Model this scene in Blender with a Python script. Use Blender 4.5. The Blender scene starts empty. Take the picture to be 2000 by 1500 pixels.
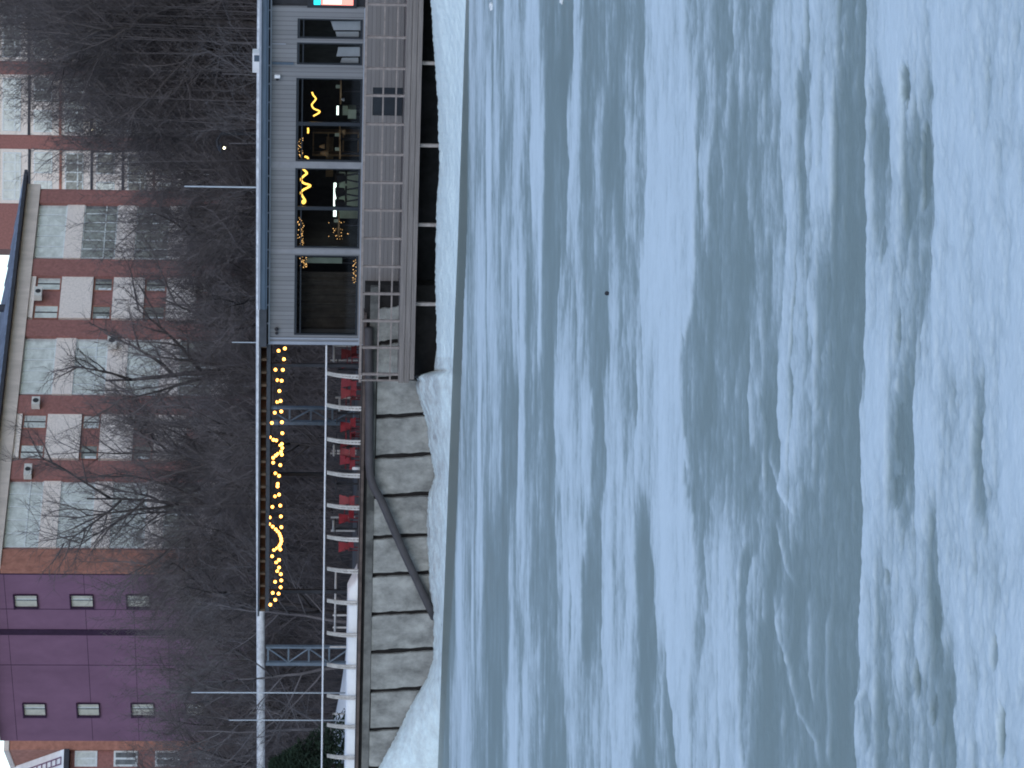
import bpy, math, random
import numpy as np
from mathutils import Vector, Matrix

C = bpy.context.scene.collection
R = math.radians
random.seed(7)

# ------------------------------------------------------------------ camera
FPX, CAMH, VH, ROLL = 6000.0, 4.6, 575.0, 0.010
PITCH = math.atan((1000 - VH) / FPX)
FWD = Vector((0, math.cos(PITCH), -math.sin(PITCH)))
DWN = Vector((0, -math.sin(PITCH), -math.cos(PITCH)))
RGT = Vector((1, 0, 0))
CX = DWN * math.cos(ROLL) + RGT * math.sin(ROLL)      # the photo is stored on its side: its right is the world's down
CY = RGT * math.cos(ROLL) - DWN * math.sin(ROLL)
CZ = -FWD
EYE = Vector((0, 0, CAMH))
cam_d = bpy.data.cameras.new('camera'); cam = bpy.data.objects.new('camera', cam_d); C.objects.link(cam)
cam.matrix_world = Matrix(((CX.x, CY.x, CZ.x, 0), (CX.y, CY.y, CZ.y, 0), (CX.z, CY.z, CZ.z, CAMH), (0, 0, 0, 1)))
cam_d.sensor_fit = 'HORIZONTAL'; cam_d.sensor_width = 36; cam_d.lens = FPX / 2000 * 36
cam_d.clip_start = 0.5; cam_d.clip_end = 4000
bpy.context.scene.camera = cam

def ray(px, py):
    return CX * (px - 1000) + CY * (750 - py) + FWD * FPX
def at_z(px, py, z):
    d = ray(px, py); t = (z - CAMH) / d.z
    return EYE + d * t
def at_y(px, py, y):
    d = ray(px, py); return EYE + d * (y / d.y)

class Face:
    """A vertical plane: s runs to the viewer's right along it, off is towards the viewer."""
    def __init__(s, py, Y, tan):
        p = at_y(VH, py, Y); s.o = Vector((p.x, p.y, 0))
        L = math.hypot(1, tan); s.a = Vector((1 / L, -tan / L, 0)); s.n = Vector((-tan / L, -1 / L, 0))
    def sz(s, px, py, off=0.0):
        d = ray(px, py); q = s.o + s.n * off
        t = (q - EYE).dot(s.n) / d.dot(s.n); p = EYE + d * t
        return (p - q).dot(s.a), p.z
    def w(s, a, z, off=0.0):
        p = s.o + s.a * a + s.n * off
        return Vector((p.x, p.y, z))
    def at(s, px, py, off=0.0):
        a, z = s.sz(px, py, off); return s.w(a, z, off)
    def rect(s, px0, px1, py0, py1, off=0.0):
        """photo rectangle (px0 top .. px1 bottom, py0 right .. py1 left) -> s0, s1, z0, z1 on the plane"""
        mx, my = (px0 + px1) / 2, (py0 + py1) / 2
        s0 = s.sz(mx, py1, off)[0]; s1 = s.sz(mx, py0, off)[0]
        z1 = s.sz(px0, my, off)[1]; z0 = s.sz(px1, my, off)[1]
        return s0, s1, z0, z1

# ------------------------------------------------------------------ mesh building
class MB:
    def __init__(s): s.v = []; s.f = []
    def quad(s, a, b, c, d):
        i = len(s.v); s.v += [Vector(a), Vector(b), Vector(c), Vector(d)]; s.f.append((i, i + 1, i + 2, i + 3)); return s
    def hexa(s, p):
        i = len(s.v); s.v += [Vector(q) for q in p]
        for f in ((0, 3, 2, 1), (4, 5, 6, 7), (0, 1, 5, 4), (1, 2, 6, 5), (2, 3, 7, 6), (3, 0, 4, 7)):
            s.f.append(tuple(i + k for k in f))
        return s
    def fbox(s, F, s0, s1, z0, z1, o0, o1):
        return s.hexa([F.w(s0, z0, o1), F.w(s1, z0, o1), F.w(s1, z0, o0), F.w(s0, z0, o0),
                       F.w(s0, z1, o1), F.w(s1, z1, o1), F.w(s1, z1, o0), F.w(s0, z1, o0)])
    def box(s, x0, x1, y0, y1, z0, z1):
        return s.hexa([(x0, y0, z0), (x1, y0, z0), (x1, y1, z0), (x0, y1, z0), (x0, y0, z1), (x1, y0, z1), (x1, y1, z1), (x0, y1, z1)])
    def tube(s, pts, rad, n=8, cap=True):
        pts = [Vector(p) for p in pts]
        if not isinstance(rad, (list, tuple)): rad = [rad] * len(pts)
        base = len(s.v); ref = None
        for k, p in enumerate(pts):
            d = (pts[min(k + 1, len(pts) - 1)] - pts[max(k - 1, 0)]).normalized()
            if ref is None:
                ref = d.cross(Vector((0, 0, 1)))
                if ref.length < 0.05: ref = d.cross(Vector((1, 0, 0)))
            u = (ref - d * ref.dot(d)).normalized(); ref = u; w = d.cross(u)
            for j in range(n):
                t = 2 * math.pi * j / n
                s.v.append(p + (u * math.cos(t) + w * math.sin(t)) * rad[k])
        for k in range(len(pts) - 1):
            for j in range(n):
                a = base + k * n + j; b = base + k * n + (j + 1) % n
                s.f.append((a, b, b + n, a + n))
        if cap:
            s.f.append(tuple(base + j for j in reversed(range(n))))
            s.f.append(tuple(base + (len(pts) - 1) * n + j for j in range(n)))
        return s
    def ball(s, c, r, seg=8, rings=6, sz=1.0):
        c = Vector(c); base = len(s.v)
        for i in range(1, rings):
            t = math.pi * i / rings
            for j in range(seg):
                p = 2 * math.pi * j / seg
                s.v.append(c + Vector((r * math.sin(t) * math.cos(p), r * math.sin(t) * math.sin(p), r * sz * math.cos(t))))
        top = len(s.v); s.v.append(c + Vector((0, 0, r * sz))); bot = len(s.v); s.v.append(c - Vector((0, 0, r * sz)))
        for i in range(rings - 2):
            for j in range(seg):
                a = base + i * seg + j; b = base + i * seg + (j + 1) % seg
                s.f.append((a, a + seg, b + seg, b))
        for j in range(seg):
            s.f.append((top, base + j, base + (j + 1) % seg))
            k = base + (rings - 2) * seg
            s.f.append((bot, k + (j + 1) % seg, k + j))
        return s
    def spike(s, a, b, r):
        """a thin three-sided twig"""
        d = (b - a); u = d.cross(Vector((0.31, 0.77, 0.55))).normalized() * r; w = d.cross(u).normalized() * r
        i = len(s.v); s.v += [a + u, a - u * 0.5 + w * 0.87, a - u * 0.5 - w * 0.87, b]
        s.f += [(i, i + 1, i + 3), (i + 1, i + 2, i + 3), (i + 2, i, i + 3)]

def tag(o, label=None, cat=None, group=None, kind=None):
    for k, v in (('label', label), ('category', cat), ('group', group), ('kind', kind)):
        if v: o[k] = v
    return o
def thing(name, loc, label, cat, group=None):
    o = bpy.data.objects.new(name, None); C.objects.link(o); o.location = loc; o.empty_display_size = 0.3
    return tag(o, label, cat, group)
def wloc(o):
    l = o.location.copy()
    return l + wloc(o.parent) if o.parent else l
def obj(name, mb, m, parent=None, smooth=False, base=None):
    """link one mesh object; the MB holds world coordinates, the object sits at the base of its own shape (or base)"""
    v = mb.v
    if base is None:
        if parent is not None and parent.parent is None and parent.type == 'EMPTY' and False: base = wloc(parent)
        lo = Vector((min(p.x for p in v), min(p.y for p in v), min(p.z for p in v)))
        hi = Vector((max(p.x for p in v), max(p.y for p in v), max(p.z for p in v)))
        base = Vector(((lo.x + hi.x) / 2, (lo.y + hi.y) / 2, lo.z))
    me = bpy.data.meshes.new(name)
    me.from_pydata([tuple(p - base) for p in v], [], mb.f); me.materials.append(m)
    if smooth: me.polygons.foreach_set('use_smooth', [True] * len(me.polygons))
    me.update()
    o = bpy.data.objects.new(name, me); C.objects.link(o)
    if parent: o.parent = parent; o.location = base - wloc(parent)
    else: o.location = base
    return o
def one(name, mb, m, label, cat, group=None, smooth=False):
    return tag(obj(name, mb, m, None, smooth), label, cat, group)
def copy_tree(o, parent=None):
    c = o.copy(); C.objects.link(c); c.parent = parent
    for ch in list(o.children): copy_tree(ch, c)
    return c

# ------------------------------------------------------------------ materials
def nodes_of(name):
    m = bpy.data.materials.new(name); m.use_nodes = True
    nt = m.node_tree; return m, nt, nt.nodes['Principled BSDF']
def mat(name, col, rough=0.7, var=0.25, scale=3.0, stretch=(1, 1, 1), bump=0.0, bscale=20.0, metal=0.0, spec=0.3, col2=None, world=True, detail=6):
    m, nt, b = nodes_of(name)
    b.inputs['Roughness'].default_value = rough; b.inputs['Metallic'].default_value = metal
    b.inputs['Specular IOR Level'].default_value = spec
    geo = nt.nodes.new('ShaderNodeNewGeometry'); mp = nt.nodes.new('ShaderNodeMapping')
    mp.inputs['Scale'].default_value = stretch
    nt.links.new(geo.outputs['Position'], mp.inputs['Vector'])
    nz = nt.nodes.new('ShaderNodeTexNoise'); nz.inputs['Scale'].default_value = scale; nz.inputs['Detail'].default_value = detail
    nz.inputs['Roughness'].default_value = 0.65
    nt.links.new(mp.outputs['Vector'], nz.inputs['Vector'])
    rp = nt.nodes.new('ShaderNodeValToRGB'); e = rp.color_ramp.elements
    c2 = col2 or tuple(c * (1 - var) for c in col)
    c1 = col if col2 else tuple(min(1, c * (1 + var)) for c in col)
    e[0].position = 0.32; e[0].color = (*c2, 1); e[1].position = 0.68; e[1].color = (*c1, 1)
    nt.links.new(nz.outputs['Fac'], rp.inputs['Fac']); nt.links.new(rp.outputs['Color'], b.inputs['Base Color'])
    if bump:
        n2 = nt.nodes.new('ShaderNodeTexNoise'); n2.inputs['Scale'].default_value = bscale; n2.inputs['Detail'].default_value = 5
        nt.links.new(mp.outputs['Vector'], n2.inputs['Vector'])
        bp = nt.nodes.new('ShaderNodeBump'); bp.inputs['Strength'].default_value = bump; bp.inputs['Distance'].default_value = 0.05
        nt.links.new(n2.outputs['Fac'], bp.inputs['Height']); nt.links.new(bp.outputs['Normal'], b.inputs['Normal'])
    return m
def emit(name, col, strength):
    m, nt, b = nodes_of(name)
    b.inputs['Base Color'].default_value = (*col, 1)
    b.inputs['Emission Color'].default_value = (*col, 1); b.inputs['Emission Strength'].default_value = strength
    return m
def glass(name, tint=0.75, refl=0.08, rough=0.02):
    m = bpy.data.materials.new(name); m.use_nodes = True; nt = m.node_tree; nt.nodes.clear()
    out = nt.nodes.new('ShaderNodeOutputMaterial'); mix = nt.nodes.new('ShaderNodeMixShader')
    tr = nt.nodes.new('ShaderNodeBsdfTransparent'); tr.inputs['Color'].default_value = (tint, tint * 1.01, tint, 1)
    gl = nt.nodes.new('ShaderNodeBsdfGlossy'); gl.inputs['Roughness'].default_value = rough
    fr = nt.nodes.new('ShaderNodeFresnel'); fr.inputs['IOR'].default_value = 1.5
    ml = nt.nodes.new('ShaderNodeMath'); ml.operation = 'MULTIPLY'; ml.inputs[1].default_value = refl / 0.04
    nt.links.new(fr.outputs[0], ml.inputs[0]); nt.links.new(ml.outputs[0], mix.inputs['Fac'])
    nt.links.new(tr.outputs[0], mix.inputs[1]); nt.links.new(gl.outputs[0], mix.inputs[2]); nt.links.new(mix.outputs[0], out.inputs['Surface'])
    return m
def boards(name, col, F, pitch, vertical=True, var=0.12, rough=0.75):
    """cladding boards along a Face: grooves by a wave across the boards, and each board its own tone"""
    m, nt, b = nodes_of(name); b.inputs['Roughness'].default_value = rough; b.inputs['Specular IOR Level'].default_value = 0.25
    geo = nt.nodes.new('ShaderNodeNewGeometry'); dot = nt.nodes.new('ShaderNodeVectorMath'); dot.operation = 'DOT_PRODUCT'
    dot.inputs[1].default_value = tuple(F.a) if vertical else (0, 0, 1)
    nt.links.new(geo.outputs['Position'], dot.inputs[0])
    dv = nt.nodes.new('ShaderNodeMath'); dv.operation = 'DIVIDE'; dv.inputs[1].default_value = pitch
    nt.links.new(dot.outputs['Value'], dv.inputs[0])
    fl = nt.nodes.new('ShaderNodeMath'); fl.operation = 'FLOOR'; nt.links.new(dv.outputs[0], fl.inputs[0])
    wn = nt.nodes.new('ShaderNodeTexWhiteNoise'); wn.noise_dimensions = '1D'; nt.links.new(fl.outputs[0], wn.inputs['W'])
    fr = nt.nodes.new('ShaderNodeMath'); fr.operation = 'FRACT'; nt.links.new(dv.outputs[0], fr.inputs[0])
    gt = nt.nodes.new('ShaderNodeMath'); gt.operation = 'GREATER_THAN'; gt.inputs[1].default_value = 0.14; nt.links.new(fr.outputs[0], gt.inputs[0])
    nz = nt.nodes.new('ShaderNodeTexNoise'); nz.inputs['Scale'].default_value = 1.4; nz.inputs['Detail'].default_value = 8
    nt.links.new(geo.outputs['Position'], nz.inputs['Vector'])
    ad = nt.nodes.new('ShaderNodeMath'); ad.operation = 'ADD'; nt.links.new(wn.outputs['Value'], ad.inputs[0]); nt.links.new(nz.outputs['Fac'], ad.inputs[1])
    rp = nt.nodes.new('ShaderNodeMapRange'); rp.inputs['From Min'].default_value = 0.3; rp.inputs['From Max'].default_value = 1.7
    rp.inputs['To Min'].default_value = 1 - var; rp.inputs['To Max'].default_value = 1 + var
    nt.links.new(ad.outputs[0], rp.inputs['Value'])
    g2 = nt.nodes.new('ShaderNodeMapRange'); g2.inputs['To Min'].default_value = 0.62 if vertical else 0.78; nt.links.new(gt.outputs[0], g2.inputs['Value'])
    mu = nt.nodes.new('ShaderNodeMath'); mu.operation = 'MULTIPLY'; nt.links.new(rp.outputs[0], mu.inputs[0]); nt.links.new(g2.outputs[0], mu.inputs[1])
    vm = nt.nodes.new('ShaderNodeVectorMath'); vm.operation = 'SCALE'; vm.inputs[0].default_value = col
    nt.links.new(mu.outputs[0], vm.inputs['Scale']); nt.links.new(vm.outputs['Vector'], b.inputs['Base Color'])
    bp = nt.nodes.new('ShaderNodeBump'); bp.inputs['Strength'].default_value = 0.5; bp.inputs['Distance'].default_value = 0.02
    nt.links.new(gt.outputs[0], bp.inputs['Height']); nt.links.new(bp.outputs['Normal'], b.inputs['Normal'])
    return m

PAV = Face(750, 95.0, 0.39)            # the pavilion's glazed wall; everything on the quay is parallel to it
FA = Face(750, 160.0, -1.08)           # long brick front behind the trees
FB = Face(250, 285.0, 0.0)             # farther apartment block
FP = None                              # purple end wall, set below

M = {}
M['clad'] = boards('grey_vertical_cladding', (0.205, 0.205, 0.215), PAV, 0.14)
M['clad_low'] = boards('grey_horizontal_boards', (0.20, 0.185, 0.182), PAV, 0.12, vertical=False, var=.08)
M['trim'] = mat('pale_metal_trim', (0.30, 0.32, 0.37), 0.5, 0.1)
M['coltrim'] = mat('grey_column_trim', (0.235, 0.235, 0.25), 0.6, 0.12, 3)
M['fascia'] = mat('blue_grey_roof_fascia', (0.075, 0.105, 0.145), 0.45, 0.18, 1.2, (1, 1, 4))
M['darkframe'] = mat('dark_window_frame', (0.02, 0.024, 0.032), 0.4, 0.2)
M['deckwood'] = mat('weathered_deck_timber', (0.20, 0.175, 0.165), 0.85, 0.28, 2.0, (0.4, 0.4, 14), 0.3, 8)
M['railwood'] = mat('weathered_rail_timber', (0.25, 0.21, 0.195), 0.85, 0.22, 6)
M['post'] = mat('grey_steel_post', (0.33, 0.29, 0.27), 0.6, 0.3, 5)
M['void'] = mat('shade_black_foundation', (0.018, 0.018, 0.02), 0.95, 0.5, 1.5)  # near-black colour paints in the shade under the deck
M['concrete'] = mat('weathered_concrete_slab', (0.275, 0.27, 0.252), 0.9, 0.44, 2.0, (1, 1, 0.7), 0.45, 14, detail=10)
M['coping'] = mat('dirty_concrete_coping', (0.14, 0.137, 0.128), 0.9, 0.55, 1.1, (1, 1, 1), 0.4, 12)
M['joint_shade'] = mat('dark_joint_and_shade', (0.022, 0.02, 0.02), 0.95, 0.3)  # slab joints; also paints shade in the ledge gap and under the deck
M['ledge'] = mat('rusty_brown_ledge', (0.10, 0.075, 0.066), 0.8, 0.35, 2.5)
M['pipe'] = mat('dark_grey_drain_pipe', (0.070, 0.063, 0.066), 0.6, 0.2, 2)
M['insul'] = mat('pale_insulated_pipe', (0.58, 0.59, 0.61), 0.6, 0.3, 4)
M['white'] = mat('white_painted_metal', (0.72, 0.72, 0.75), 0.45, 0.12, 5)
M['bracket'] = mat('worn_white_bracket', (0.60, 0.57, 0.55), 0.55, 0.2, 6)
M['lattice'] = mat('blue_grey_lattice_steel', (0.15, 0.19, 0.235), 0.6, 0.2, 4)
M['mast'] = mat('grey_mast', (0.42, 0.46, 0.50), 0.5, 0.1)
M['redp'] = mat('red_plastic_chair', (0.20, 0.018, 0.026), 0.5, 0.25, 6)
M['darkred'] = mat('dark_red_chair_frame', (0.12, 0.018, 0.022), 0.5, 0.3, 6)
M['dark'] = mat('dark_stain_metal', (0.025, 0.025, 0.03), 0.6, 0.3)
M['rafter'] = mat('brown_timber_rafter', (0.10, 0.065, 0.042), 0.8, 0.4, 3)
M['canopy'] = mat('dark_canopy_sheet', (0.05, 0.055, 0.065), 0.6, 0.25, 2)
M['bulb'] = emit('warm_light_bulb', (1.0, 0.40, 0.075), 5.5)
M['cable'] = mat('black_cable', (0.015, 0.015, 0.015), 0.6, 0.1)
M['neon'] = emit('yellow_neon_tube', (1.0, 0.58, 0.10), 2.2)
M['led'] = emit('white_led_strip', (0.82, 1.0, 0.93), 2.2)
M['fairy'] = emit('small_warm_lights', (1.0, 0.58, 0.22), 1.6)
M['signblue'] = emit('lit_cyan_sign', (0.02, 0.70, 0.85), 1.0)
M['signred'] = emit('lit_coral_sign', (1.0, 0.28, 0.22), 1.0)
M['signpale'] = emit('lit_pale_sign', (1.0, 0.75, 0.62), 1.1)
M['lampglow'] = emit('pale_lamp_glow', (1.0, 0.93, 0.62), 6.0)
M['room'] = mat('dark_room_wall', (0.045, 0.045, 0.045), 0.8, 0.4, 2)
M['mint'] = mat('mint_green_board', (0.30, 0.36, 0.30), 0.6, 0.15, 3)
M['tan'] = mat('tan_timber', (0.30, 0.20, 0.11), 0.7, 0.25, 5)
M['snow_panel'] = mat('pale_snow_panel', (0.62, 0.66, 0.74), 0.8, 0.1, 2)  # pale tone of the snow seen in the door glass; also one lampshade
M['pane'] = glass('dark_cafe_glass', 0.80, 0.035)
M['brick'] = mat('red_brick_wall', (0.27, 0.125, 0.115), 0.9, 0.2, 6, (1, 1, 1), 0.2, 30)
M['orange'] = mat('orange_brown_brick', (0.33, 0.15, 0.115), 0.9, 0.25, 3)
M['pebble'] = mat('pale_pebbledash_panel', (0.72, 0.645, 0.605), 0.95, 0.15, 10, (1, 1, 1), 0.3, 30)
M['cream'] = mat('cream_frieze', (0.56, 0.49, 0.45), 0.9, 0.15, 2, (1, 1, 0.3))
M['purple'] = mat('purple_render', (0.19, 0.103, 0.168), 0.9, 0.14, 0.7, (1, 1, 0.6), detail=8)
M['purple_dark'] = mat('dark_purple_shade_trim', (0.035, 0.016, 0.04), 0.9, 0.2)
M['wframe'] = mat('white_window_frame', (0.60, 0.64, 0.66), 0.5, 0.12, 8)
M['wpale'] = mat('curtained_window_pane', (0.49, 0.52, 0.52), 0.12, 0.25, 1.6, (1, 1, 1.5), spec=0.6)
M['wdark'] = mat('dim_window_pane', (0.15, 0.165, 0.175), 0.1, 0.5, 1.2, (1, 1, 1.5), spec=0.6)
M['wcream'] = mat('cream_window_pane', (0.46, 0.45, 0.40), 0.3, 0.15, 3)
M['roofm'] = mat('blue_grey_metal_roof', (0.17, 0.20, 0.27), 0.5, 0.3, 0.8)
M['eave'] = mat('dark_eave', (0.030, 0.032, 0.045), 0.6, 0.3)
M['acbox'] = mat('off_white_box', (0.55, 0.54, 0.52), 0.5, 0.1)
M['bark'] = mat('dark_bark', (0.06, 0.052, 0.052), 0.95, 0.35, 3)
M['twig'] = mat('brown_grey_twigs', (0.118, 0.102, 0.104), 0.95, 0.4, 0.35)
M['palebark'] = mat('pale_grey_bark', (0.12, 0.11, 0.115), 0.95, 0.3, 2)
M['needle'] = mat('dark_green_needles', (0.016, 0.030, 0.018), 0.9, 0.4, 1.5)
M['soil'] = mat('dark_leaf_litter', (0.055, 0.047, 0.047), 1.0, 0.45, 0.5, (1, 1, 1), 0.4, 3)
M['paving'] = mat('wet_paving', (0.10, 0.095, 0.095), 0.8, 0.3, 0.9)
M['snowbank'] = mat('shore_snow', (0.80, 0.81, 0.82), 0.7, 0.1, 0.9, (1, 1, 1), 0.6, 5)

# dirt on the shore snow: grubby towards the slab wall
def dirty_snow():
    m, nt, b = nodes_of('wind_blown_shore_snow'); b.inputs['Roughness'].default_value = 0.75; b.inputs['Specular IOR Level'].default_value = 0.2
    geo = nt.nodes.new('ShaderNodeNewGeometry'); at = nt.nodes.new('ShaderNodeAttribute'); at.attribute_name = 'dirt'
    nz = nt.nodes.new('ShaderNodeTexNoise'); nz.inputs['Scale'].default_value = 1.6; nz.inputs['Detail'].default_value = 10; nz.inputs['Roughness'].default_value = 0.7
    nt.links.new(geo.outputs['Position'], nz.inputs['Vector'])
    mu = nt.nodes.new('ShaderNodeMath'); mu.operation = 'MULTIPLY'; nt.links.new(at.outputs['Fac'], mu.inputs[0])
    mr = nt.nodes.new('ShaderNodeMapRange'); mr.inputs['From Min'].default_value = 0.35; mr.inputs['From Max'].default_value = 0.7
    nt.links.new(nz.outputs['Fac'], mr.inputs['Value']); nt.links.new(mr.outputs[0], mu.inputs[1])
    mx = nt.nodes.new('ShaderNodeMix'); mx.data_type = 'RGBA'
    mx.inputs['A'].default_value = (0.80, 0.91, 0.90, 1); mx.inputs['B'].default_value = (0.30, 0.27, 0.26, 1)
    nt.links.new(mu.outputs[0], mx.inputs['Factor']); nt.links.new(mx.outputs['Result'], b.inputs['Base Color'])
    n2 = nt.nodes.new('ShaderNodeTexNoise'); n2.inputs['Scale'].default_value = 3.5; n2.inputs['Detail'].default_value = 6
    nt.links.new(geo.outputs['Position'], n2.inputs['Vector'])
    bp = nt.nodes.new('ShaderNodeBump'); bp.inputs['Strength'].default_value = 0.7; bp.inputs['Distance'].default_value = 0.12
    nt.links.new(n2.outputs['Fac'], bp.inputs['Height']); nt.links.new(bp.outputs['Normal'], b.inputs['Normal'])
    return m
M['dirtysnow'] = dirty_snow()

# ------------------------------------------------------------------ frozen river
def vnoise(x, y, seed):
    xi = np.floor(x).astype(np.int64); yi = np.floor(y).astype(np.int64); fx = x - xi; fy = y - yi
    fx = fx * fx * (3 - 2 * fx); fy = fy * fy * (3 - 2 * fy)
    def h(a, b):
        n = (a * 374761393 + b * 668265263 + seed * 974634777) & 0xffffffff
        n = ((n ^ (n >> 13)) * 1274126177) & 0xffffffff
        return ((n ^ (n >> 16)) & 0xffff) / 65535.0
    return (h(xi, yi) * (1 - fx) + h(xi + 1, yi) * fx) * (1 - fy) + (h(xi, yi + 1) * (1 - fx) + h(xi + 1, yi + 1) * fx) * fy
def fbm(x, y, seed, octv=5, gain=0.55):
    t = 0; a = 1; n = 0
    for o in range(octv):
        t = t + a * vnoise(x * 2 ** o + 17.3 * o, y * 2 ** o - 9.1 * o, seed + o); n += a; a *= gain
    return t / n

# how snowy each strip of the river is, read from the photograph along six lines of sight:
# (distance row in photo px, 0 = bare grey ice .. 1 = clean snow)
def strip(far, near):
    return [(820 + x / 3.333, b) for x, b in far] + [(1400 + x / 3.333, b) for x, b in near]
STRIPS = [
 (60,  strip([(300,.2),(318,.2),(325,.8),(345,.8),(355,.45),(380,.75),(410,.7),(425,.35),(470,.35),(478,.9),(490,.85),(498,.4),(540,.45),(550,.8),(640,.8),(650,.4),(700,.45),(722,.85),(772,.85),(782,.2),(850,.08),(960,.12),(980,.15),(990,.75),(1035,.75),(1050,.3),(1190,.22),(1203,.5),(1215,.22),(1470,.25),(1495,.6),(1550,.55),(1565,.95),(1750,.95),(1775,.5),(1840,.45)],
              [(0,.3),(90,.3),(110,.62),(220,.6),(240,.4),(350,.42),(370,.62),(555,.6),(572,.2),(588,.25),(600,.65),(790,.62),(810,.2),(980,.15),(995,1),(1340,.95),(1370,.65),(1440,.7),(1470,.85),(1900,.8),(2100,.85)])),
 (300, strip([(275,.12),(315,.12),(323,.6),(405,.6),(415,.4),(430,.4),(437,1),(460,1),(468,.35),(490,.5),(500,.75),(520,.7),(530,.4),(615,.45),(627,.85),(660,.8),(670,.4),(715,.45),(725,.95),(815,.95),(825,.05),(945,.05),(957,.9),(1018,.9),(1030,.25),(1115,.25),(1130,.65),(1175,.6),(1190,.2),(1310,.2),(1335,.65),(1450,.7),(1460,.4),(1495,.45),(1505,1),(1805,1),(1812,.3),(1828,.3),(1840,.75),(1915,.7),(1930,.25)],
              [(0,.25),(150,.25),(165,.5),(270,.3),(285,.45),(400,.5),(412,.75),(495,.7),(515,.12),(555,.1),(570,.5),(600,.45),(625,.75),(755,.75),(775,.08),(985,.08),(992,.8),(1050,.5),(1140,.4),(1155,.85),(1215,.8),(1235,.3),(1330,.4),(1430,.25),(1455,.85),(1700,.9),(2100,.9)])),
 (600, strip([(225,.05),(265,.05),(275,.7),(300,.7),(310,.42),(345,.45),(382,.85),(428,.95),(434,.1),(440,.85),(495,.8),(512,.55),(600,.5),(607,.95),(640,.9),(645,.4),(652,.9),(680,.8),(690,.3),(770,.3),(777,.85),(798,.8),(810,.12),(905,.1),(913,.75),(940,.7),(950,.4),(1008,.35),(1018,.8),(1060,.75),(1075,.25),(1200,.22),(1222,.8),(1268,.75),(1280,.5),(1435,.5),(1445,.4),(1478,.45),(1485,1),(1765,1),(1780,.3),(1850,.2)],
              [(0,.2),(195,.2),(215,.5),(390,.5),(412,.85),(480,.8),(488,.2),(497,.25),(505,.8),(575,.7),(590,.3),(605,.65),(655,.65),(675,.1),(985,.06),(1000,.95),(1145,.9),(1160,.55),(1340,.65),(1360,.35),(1440,.45),(1460,.85),(1750,.85),(2100,.95)])),
 (850, strip([(180,.0),(250,.0),(258,.5),(300,.45),(320,.6),(372,.35),(383,.95),(400,.95),(407,.3),(415,.65),(525,.6),(535,.15),(575,.3),(625,.15),(637,.9),(673,.9),(685,.25),(880,.15),(893,.85),(1000,.75),(1108,.85),(1118,.3),(1185,.25),(1195,.8),(1295,.7),(1310,.4),(1405,.35),(1415,.85),(1555,.9),(1565,1),(1785,1),(1800,.25),(1900,.18)],
              [(0,.2),(195,.22),(212,.65),(295,.6),(310,.2),(415,.2),(435,.85),(487,.8),(495,.25),(503,.8),(530,.7),(550,.5),(650,.5),(668,.06),(955,.02),(965,.95),(1125,.95),(1145,.3),(1325,.2),(1342,.95),(1495,.85),(1520,.6),(1690,.6),(1735,.2),(1755,.2),(1765,.7),(1850,.95),(2100,.9)])),
 (1150,strip([(155,.0),(225,.05),(240,.85),(273,.85),(285,.4),(335,.4),(343,.8),(352,.8),(360,.3),(378,.7),(410,.75),(425,.2),(555,.12),(588,.7),(610,.75),(622,.4),(660,.45),(672,.85),(720,.8),(735,.4),(825,.4),(835,.12),(880,.12),(892,.5),(930,.5),(942,.85),(978,.85),(985,.4),(993,.95),(1058,.9),(1070,.15),(1165,.12),(1178,.95),(1238,.9),(1250,.45),(1305,.5),(1322,.8),(1385,.7),(1400,.15),(1515,.15),(1535,.7),(1605,.7),(1622,1),(1775,1),(1790,.35),(1845,.3),(1855,.7),(1960,.7)],
              [(0,.75),(195,.7),(212,.2),(255,.2),(270,.6),(330,.5),(345,.15),(395,.15),(410,.45),(475,.4),(490,.1),(955,.05),(968,.95),(1045,.9),(1060,.65),(1300,.75),(1415,.6),(1435,.12),(1490,.15),(1510,.75),(1800,.7),(2100,.8)])),
 (1420,strip([(120,.0),(185,.15),(195,.55),(270,.6),(285,.75),(325,.7),(345,.4),(445,.4),(455,.12),(525,.12),(540,.4),(575,.4),(592,.85),(638,.8),(652,.45),(700,.6),(805,.55),(822,.15),(940,.15),(955,.65),(1000,.5),(1225,.45),(1235,.9),(1345,.85),(1372,.1),(1475,.1),(1490,.4),(1550,.3),(1565,.02),(1615,.02),(1635,.9),(1755,.95),(1770,.65),(2000,.7)],
              [(0,.85),(200,.8),(222,.4),(345,.35),(355,.12),(915,.05),(935,.7),(1055,.65),(1075,.4),(1440,.45),(1500,.2),(1575,.25),(1600,.65),(2100,.7)])),
]
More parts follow.
